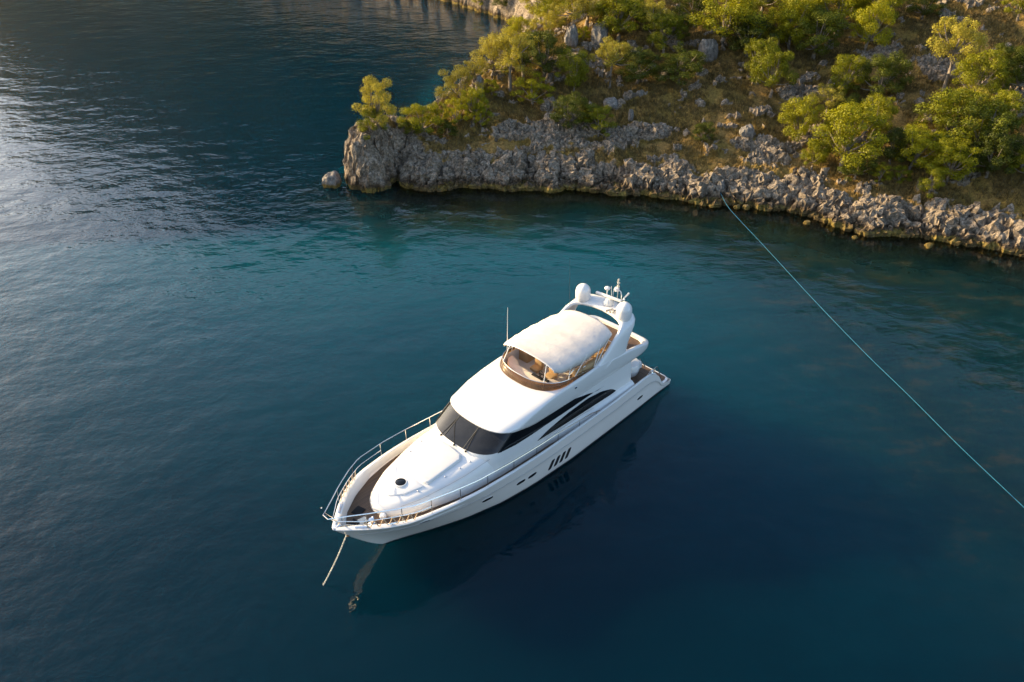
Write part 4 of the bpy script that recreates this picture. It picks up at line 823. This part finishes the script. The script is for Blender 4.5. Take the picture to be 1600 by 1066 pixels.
# u, v of the foot of the trunk, crown width and height in photograph pixels, kind
TREES = [
 (588, 207, 66, 74, 'low', 'slender olive tree leaning out at the very tip of the headland'), (584, 217, 48, 46, 'bush', 'round bush at the foot of the olive tree on the rocky tip'),
 (657, 212, 60, 46, 'bush', 'broad low bush, the first inland from the rocky tip'), (684, 205, 30, 42, 'bush', 'narrow upright bush just right of the broad bush by the tip'), (640, 214, 34, 22, 'dark', 'tiny dark bush at the cliff edge nearest the rocky tip'),
 (700, 213, 36, 20, 'dark', 'flat dark bush along the cliff top behind the tip'), (714, 195, 36, 38, 'bush', 'small bush on the back edge of the neck, left of its two neighbours'), (741, 190, 38, 48, 'bright', 'taller rounded tree in the middle of the neck'),
 (752, 200, 36, 34, 'bush', 'small bright bush in front of the taller tree on the neck'), (720, 166, 62, 52, 'low', 'spreading olive tree overhanging the back shore of the neck'), (740, 142, 32, 40, 'olive', 'small olive tree beside the pale standing stone'),
 (770, 126, 54, 62, 'low', 'tall olive tree, leftmost of the ridge against the water'), (797, 141, 58, 78, 'olive', 'tallest olive tree on the left ridge, with a slanting trunk'), (817, 124, 56, 62, 'low', 'olive tree on the ridge right behind the tallest one'),
 (850, 119, 62, 60, 'dark', 'dark broad tree in the shade right of the ridge olives'), (812, 76, 38, 44, 'bright', 'bright tree at the far shore edge where land meets the cove'), (832, 165, 52, 40, 'bush', 'wide bush on the pale rubble below the ridge olives'),
 (768, 148, 26, 22, 'bush', 'tiny bush right beside the pale standing stone'), (896, 142, 46, 54, 'bright', 'bright compact tree left of the umbrella shaped olive'), (953, 138, 58, 64, 'olive', 'umbrella shaped olive tree with a bare pale trunk'),
 (900, 134, 24, 20, 'bush', 'little bush behind the bright compact tree'), (845, 42, 52, 52, 'bright', 'bright tree at the left end of the topmost trees'), (861, 52, 42, 52, 'bright', 'second tree from the left among the topmost trees'),
 (895, 62, 62, 62, 'olive', 'big pale olive tree above the grey crags, third from the left at the top'), (916, 40, 62, 58, 'bright', 'bright tree cut by the top edge behind the big pale olive'), (965, 67, 72, 68, 'bright', 'wide tree with hanging foliage right of the grey crags at the top'),
 (910, 64, 22, 20, 'bush', 'small bush between the two grey crags'), (855, 70, 42, 42, 'olive', 'olive tree below the topmost left trees'), (888, 206, 58, 50, 'dark', 'dark bush at the cliff top below the bright compact tree'),
 (935, 214, 46, 42, 'bush', 'bright round bush standing alone at the cliff top'), (925, 196, 44, 30, 'dark', 'dark low bush behind the bright round cliff top bush'), (1020, 73, 48, 64, 'olive', 'pale pointed olive tree left of centre near the top'),
 (1036, 86, 52, 56, 'bright', 'bright bush like tree right in front of the pale pointed olive'), (1056, 62, 34, 34, 'dark', 'small dark tree right of the pale pointed olive'), (994, 131, 64, 46, 'dark', 'wide shaded tree right of the umbrella shaped olive'),
 (1060, 131, 72, 46, 'dark', 'wide shaded bush above the bare brown slope'), (1130, 77, 92, 82, 'bright', 'very large bright tree at the top of the slope, right of the pale crag'), (1150, 55, 46, 46, 'bright', 'tree growing from the right shoulder of the very large bright tree'),
 (1167, 87, 72, 56, 'dark', 'dark tree below the very large bright tree'), (1183, 131, 52, 62, 'bright', 'upright tree with light clumps above the bare slope'), (1203, 152, 56, 66, 'bright', 'foremost light green tree at the right end of the bare slope'),
 (1096, 223, 28, 28, 'dark', 'lone small dark green bush on the bare slope above the cliff'), (1215, 72, 52, 50, 'bright', 'mid sized tree behind the foremost light green tree'), (1232, 82, 62, 76, 'bright', 'tall bright tree on the left of the deep shaded hollow'),
 (1270, 92, 72, 66, 'dark', 'deep green tree in the shaded hollow near the top'), (1305, 56, 82, 66, 'bright', 'large bright tree touching the top edge over the shaded hollow'), (1350, 86, 52, 70, 'bright', 'bright tree on the right rim of the shaded hollow'),
 (1368, 50, 62, 62, 'bright', 'bright tree at the top edge left of the grey scree'), (1315, 157, 52, 62, 'bright', 'bright pair of clumps left of the shaded bush in mid slope'), (1370, 156, 66, 60, 'dark', 'shaded bush with a few light tips in mid slope below the grey scree'),
 (1473, 144, 66, 97, 'olive', 'lone rounded olive tree with a tall bare trunk on the open slope'), (1512, 167, 62, 76, 'bright', 'dense bright tree just right of the lone olive'), (1553, 161, 38, 50, 'bright', 'small tree third from the right edge'),
 (1586, 151, 62, 66, 'dark', 'dark tree at the right edge in mid slope'), (1590, 32, 44, 42, 'bright', 'tree in the upper right corner'), (1288, 191, 48, 50, 'olive', 'pale topped tree behind the left end of the lower thicket'),
 (1243, 229, 54, 70, 'bright', 'leftmost upright tree of the lower thicket'), (1322, 196, 44, 40, 'dark', 'small dark tree behind the yellow tree of the lower thicket'), (1361, 221, 46, 62, 'bright', 'yellow tree beside the lit patch of ground'),
 (1315, 269, 92, 96, 'bright', 'largest tree at the lower left of the thicket by the cliff top'), (1268, 267, 38, 46, 'bright', 'small tree at the cliff edge left of the largest thicket tree'), (1336, 280, 52, 36, 'dark', 'low dark bush in front of the largest thicket tree'),
 (1390, 256, 52, 52, 'dark', 'dark tree in the middle of the lower thicket'), (1420, 271, 62, 66, 'bright', 'light clumped tree in the middle of the lower thicket'), (1476, 236, 92, 86, 'bright', 'broad tall tree crowning the lower thicket'),
 (1502, 206, 52, 60, 'olive', 'pale tree at the back of the thicket below the lone olive'), (1560, 216, 62, 66, 'bright', 'tree on the right shoulder of the lower thicket'), (1526, 257, 92, 80, 'dark', 'big deep green tree in the right half of the lower thicket'),
 (1478, 287, 62, 62, 'bright', 'orange tinged tree low in the thicket above the shore rocks'), (1450, 307, 38, 46, 'bush', 'lowest bush, spilling over the shore rocks'), (1541, 277, 62, 66, 'dark', 'dark tree at the lower right end of the thicket'),
 (1599, 287, 42, 56, 'bright', 'small bright tree half cut by the right edge above the shore'), (1500, 276, 46, 44, 'dark', 'small dark tree wedged between the thicket trees above the shore'), (1374, 284, 28, 26, 'bush', 'small round bush on the cliff edge below the thicket'),
 (1404, 287, 28, 26, 'bush', 'smaller of two bushes on the cliff edge right below the thicket'), (1085, 40, 56, 50, 'dark', 'dark tree at the top edge between the pale olive and the very large tree'), (990, 40, 50, 48, 'dark', 'shaded tree at the top edge left of the pale pointed olive'),
 (1255, 40, 54, 54, 'bright', 'bright tree at the top edge above the tall bright one'), (1440, 30, 46, 40, 'dark', 'dark low tree at the top edge right of the grey scree'), (1330, 20, 60, 44, 'bright', 'uppermost bright tree above the shaded hollow'),
 (880, 22, 56, 46, 'bright', 'uppermost tree above the big pale olive'), (1190, 25, 60, 50, 'bright', 'uppermost tree right of the very large bright tree'), (752, 10, 22, 18, 'bush', 'little bush on the far cove shore at the top of the view'), (790, 16, 30, 26, 'dark', 'dark bush on the far cove shore near where it meets the headland'), (722, 2, 26, 22, 'dark', 'dark shrub farthest left on the far cove shore'), (1560, 120, 44, 44, 'dark', 'dark bush behind the small tree near the right edge'),
]
def place_tree(i, u, v, wpx, hpx, kind, label):
    P, t = RAY.ground(u, v); wm = wpx * t / CAM_F; hm = hpx * t / CAM_F / .93
    tm, cm = PROTO[kind][(i + 2) % len(PROTO[kind])]; nm = {'olive': 'olive_tree', 'low': 'olive_tree', 'bright': 'evergreen_tree', 'dark': 'evergreen_tree', 'bush': 'bush'}[kind]
    root = empty(nm, (P[0], P[1], P[2] - .08), (i * 2.39996) % 6.283); k = wm / (3.25 if u > 900 else 3.6 if v > 180 else 3.1); root.scale = (k, k, hm / 4.25)
    cat = 'bush' if ('bush' in label and 'tree' not in label.split('bush')[0][-12:]) else 'tree'
    tag(root, label, cat, {'tree': 'trees on the headland', 'bush': 'bushes on the headland'}[cat])
    link_mesh('trunk', tm, root); link_mesh('crown', cm, root)
for i, (u, v, a, h_, k, lab) in enumerate(TREES): place_tree(i, u, v, a, h_, k, lab)

# ---- dry grass and twigs over the soil: nobody could count it
r_ = np.random.default_rng(5); n = 110000
gx, gy = r_.uniform(-15, 50, n), r_.uniform(52, 104, n); gz, rk, gi, gdf, gdb = height(gx, gy); k = gi & (rk < .45) & (gdf > 2.5) & (gdb > 1.5) & (gz > 1.2) & (fbm(gx / 2.2, gy / 2.2, seed=8) > -.25)
gx, gy, gz = gx[k][:38000], gy[k][:38000], gz[k][:38000]; n = len(gx); Vs = []
for q in range(4):
    a = r_.uniform(0, 6.283, n); L = r_.uniform(.14, .5, n); w_ = r_.uniform(.02, .045, n); tx, ty = r_.normal(size=n) * .16, r_.normal(size=n) * .16
    ox, oy = r_.normal(size=n) * .1, r_.normal(size=n) * .1; c, s = np.cos(a) * w_, np.sin(a) * w_
    b0 = np.stack([gx + ox - c, gy + oy - s, gz - .08], 1); b1 = np.stack([gx + ox + c, gy + oy + s, gz - .08], 1); tp = np.stack([gx + ox + tx, gy + oy + ty, gz + L], 1)
    Vs.append(np.stack([b0, b1, tp], 1).reshape(-1, 3))
V = np.vstack(Vs); o = link_mesh('dry_grass', np_mesh('dry_grass', V, np.arange(len(V)).reshape(-1, 3), M['dry'], smooth=False)); tag(o, kind='stuff')

# ------------------------------------------------------------------ loose rocks
def rock_mesh(seed, sub=4, spike=.35):
    bm = bmesh.new(); bmesh.ops.create_icosphere(bm, subdivisions=sub, radius=1.0); P = np.array([v.co for v in bm.verts])
    d = fbm(P[:, 0] * 1.3 + seed, P[:, 1] * 1.3, P[:, 2] * .8, seed=seed, o=5, ridged=True) * spike + fbm(P[:, 0] * .8, P[:, 1] * .8 + seed, P[:, 2] * .8, seed=seed + 3, o=2) * .35
    P = P * (1 + d)[:, None]
    for v, p in zip(bm.verts, P): v.co = p
    me = bpy.data.meshes.new('rock'); bm.to_mesh(me); bm.free(); me.polygons.foreach_set("use_smooth", [True] * len(me.polygons)); me.set_sharp_from_angle(angle=R(38)); me.materials.append(M['boulder']); return me
ROCKS = [rock_mesh(s) for s in (2, 9, 15, 23, 31)]
def rock(name, u, v, wpx, hpx, k, label, group=None, water=False, depth=1.0):
    if water: P = RAY.plane(u, v, 0.0); t = float(np.linalg.norm(P - np.array([0, 0, CAM_H])))
    else: P, t = RAY.ground(u, v)
    w_, h_ = wpx * t / CAM_F / 2.6, hpx * t / CAM_F / 2.3
    o = link_mesh(name, ROCKS[k % 5]); o.location = (P[0], P[1] + w_ * .4, P[2] + h_ * .45); o.scale = (w_, w_ * depth, h_); o.rotation_euler = (0, 0, k * 1.7); tag(o, label, 'rock', group)
rock('sea_rock', 518, 292, 32, 30, 1, 'brown rounded rock standing alone in the water off the tip of the headland', water=True)
rock('standing_stone', 749, 150, 14, 44, 2, 'pale upright standing stone at the edge of the ridge')
rock('boulder', 1126, 300, 15, 26, 3, 'pinkish boulder on the shore where the blue rope is tied')
rock('boulder', 1000, 150, 13, 12, 4, 'pale boulder below the wide shaded tree on the brown slope'); rock('boulder', 1105, 95, 36, 46, 0, 'jagged pale crag left of the very large bright tree', depth=.7)
rock('boulder', 893, 72, 24, 44, 1, 'grey upright crag left of the small bush near the top'); rock('boulder', 938, 70, 34, 50, 3, 'broad grey crag right of the small bush near the top'); rock('boulder', 955, 168, 30, 20, 2, 'bluish grey rock heap at the foot of the umbrella shaped olive')
rock('boulder', 1063, 116, 16, 40, 4, 'thin pale rock spire between the two shaded bushes'); rock('boulder', 1168, 214, 26, 24, 1, 'grey boulder alone on the brown slope above the cliff'); rock('boulder', 985, 190, 10, 26, 0, 'narrow grey stone on the bare slope above the bright round bush')
rr_ = random.Random(4)
for k, (u, v, q) in enumerate(((1082, 318, 7), (1100, 322, 6), (1112, 324, 8), (1152, 326, 8), (1166, 327, 10), (1262, 351, 9), (1336, 373, 8), (1452, 386, 9))):
    rock('shore_stone', u, v, q * 1.25, q * rr_.uniform(.6, 1.0), k, 'small ochre stained stone at the waterline below the grey cliff', 'stones along the waterline', water=True, depth=rr_.uniform(.8, 1.6))

# ------------------------------------------------------------------ mooring rope from the shore
rp = [RAY.ground(1124, 304)[0] + np.array([0, -.1, .25])] + [RAY.plane(u, v, z) for u, v, z in ((1136, 321, .7), (1152, 340, .45), (1198, 389, .22), (1270, 467, .12), (1350, 550, .08), (1422, 620, .08), (1502, 700, .10), (1600, 793, .16), (1700, 890, .3))]
rp = [Vector(p) for p in rp]; pts = []
for i in range(len(rp) - 1):
    p0, p1, p2, p3 = rp[max(i - 1, 0)], rp[i], rp[i + 1], rp[min(i + 2, len(rp) - 1)]
    for k in range(10):
        t = k / 10; pts.append(0.5 * (2 * p1 + (p2 - p0) * t + (2 * p0 - 5 * p1 + 4 * p2 - p3) * t * t + (3 * p1 - p0 - 3 * p2 + p3) * t ** 3))
b = MB(); b.tube(pts + [rp[-1]], .02, 6); q0 = rp[0]
for dz in (0, .05): b.tube([q0 + Vector((.3 * math.cos(R(t)), .32 + .32 * math.sin(R(t)), .12 * math.sin(R(t)) + dz)) for t in range(0, 361, 30)], .022, 6, False)
b.tube([q0 + Vector((-.05, -.03, -.05)), q0 + Vector((.06, -.02, .06))], .05, 6); tag(b.build('mooring_rope', M['rope'], weld=False), 'long turquoise mooring rope stretched from the shore rocks across the water', 'rope')
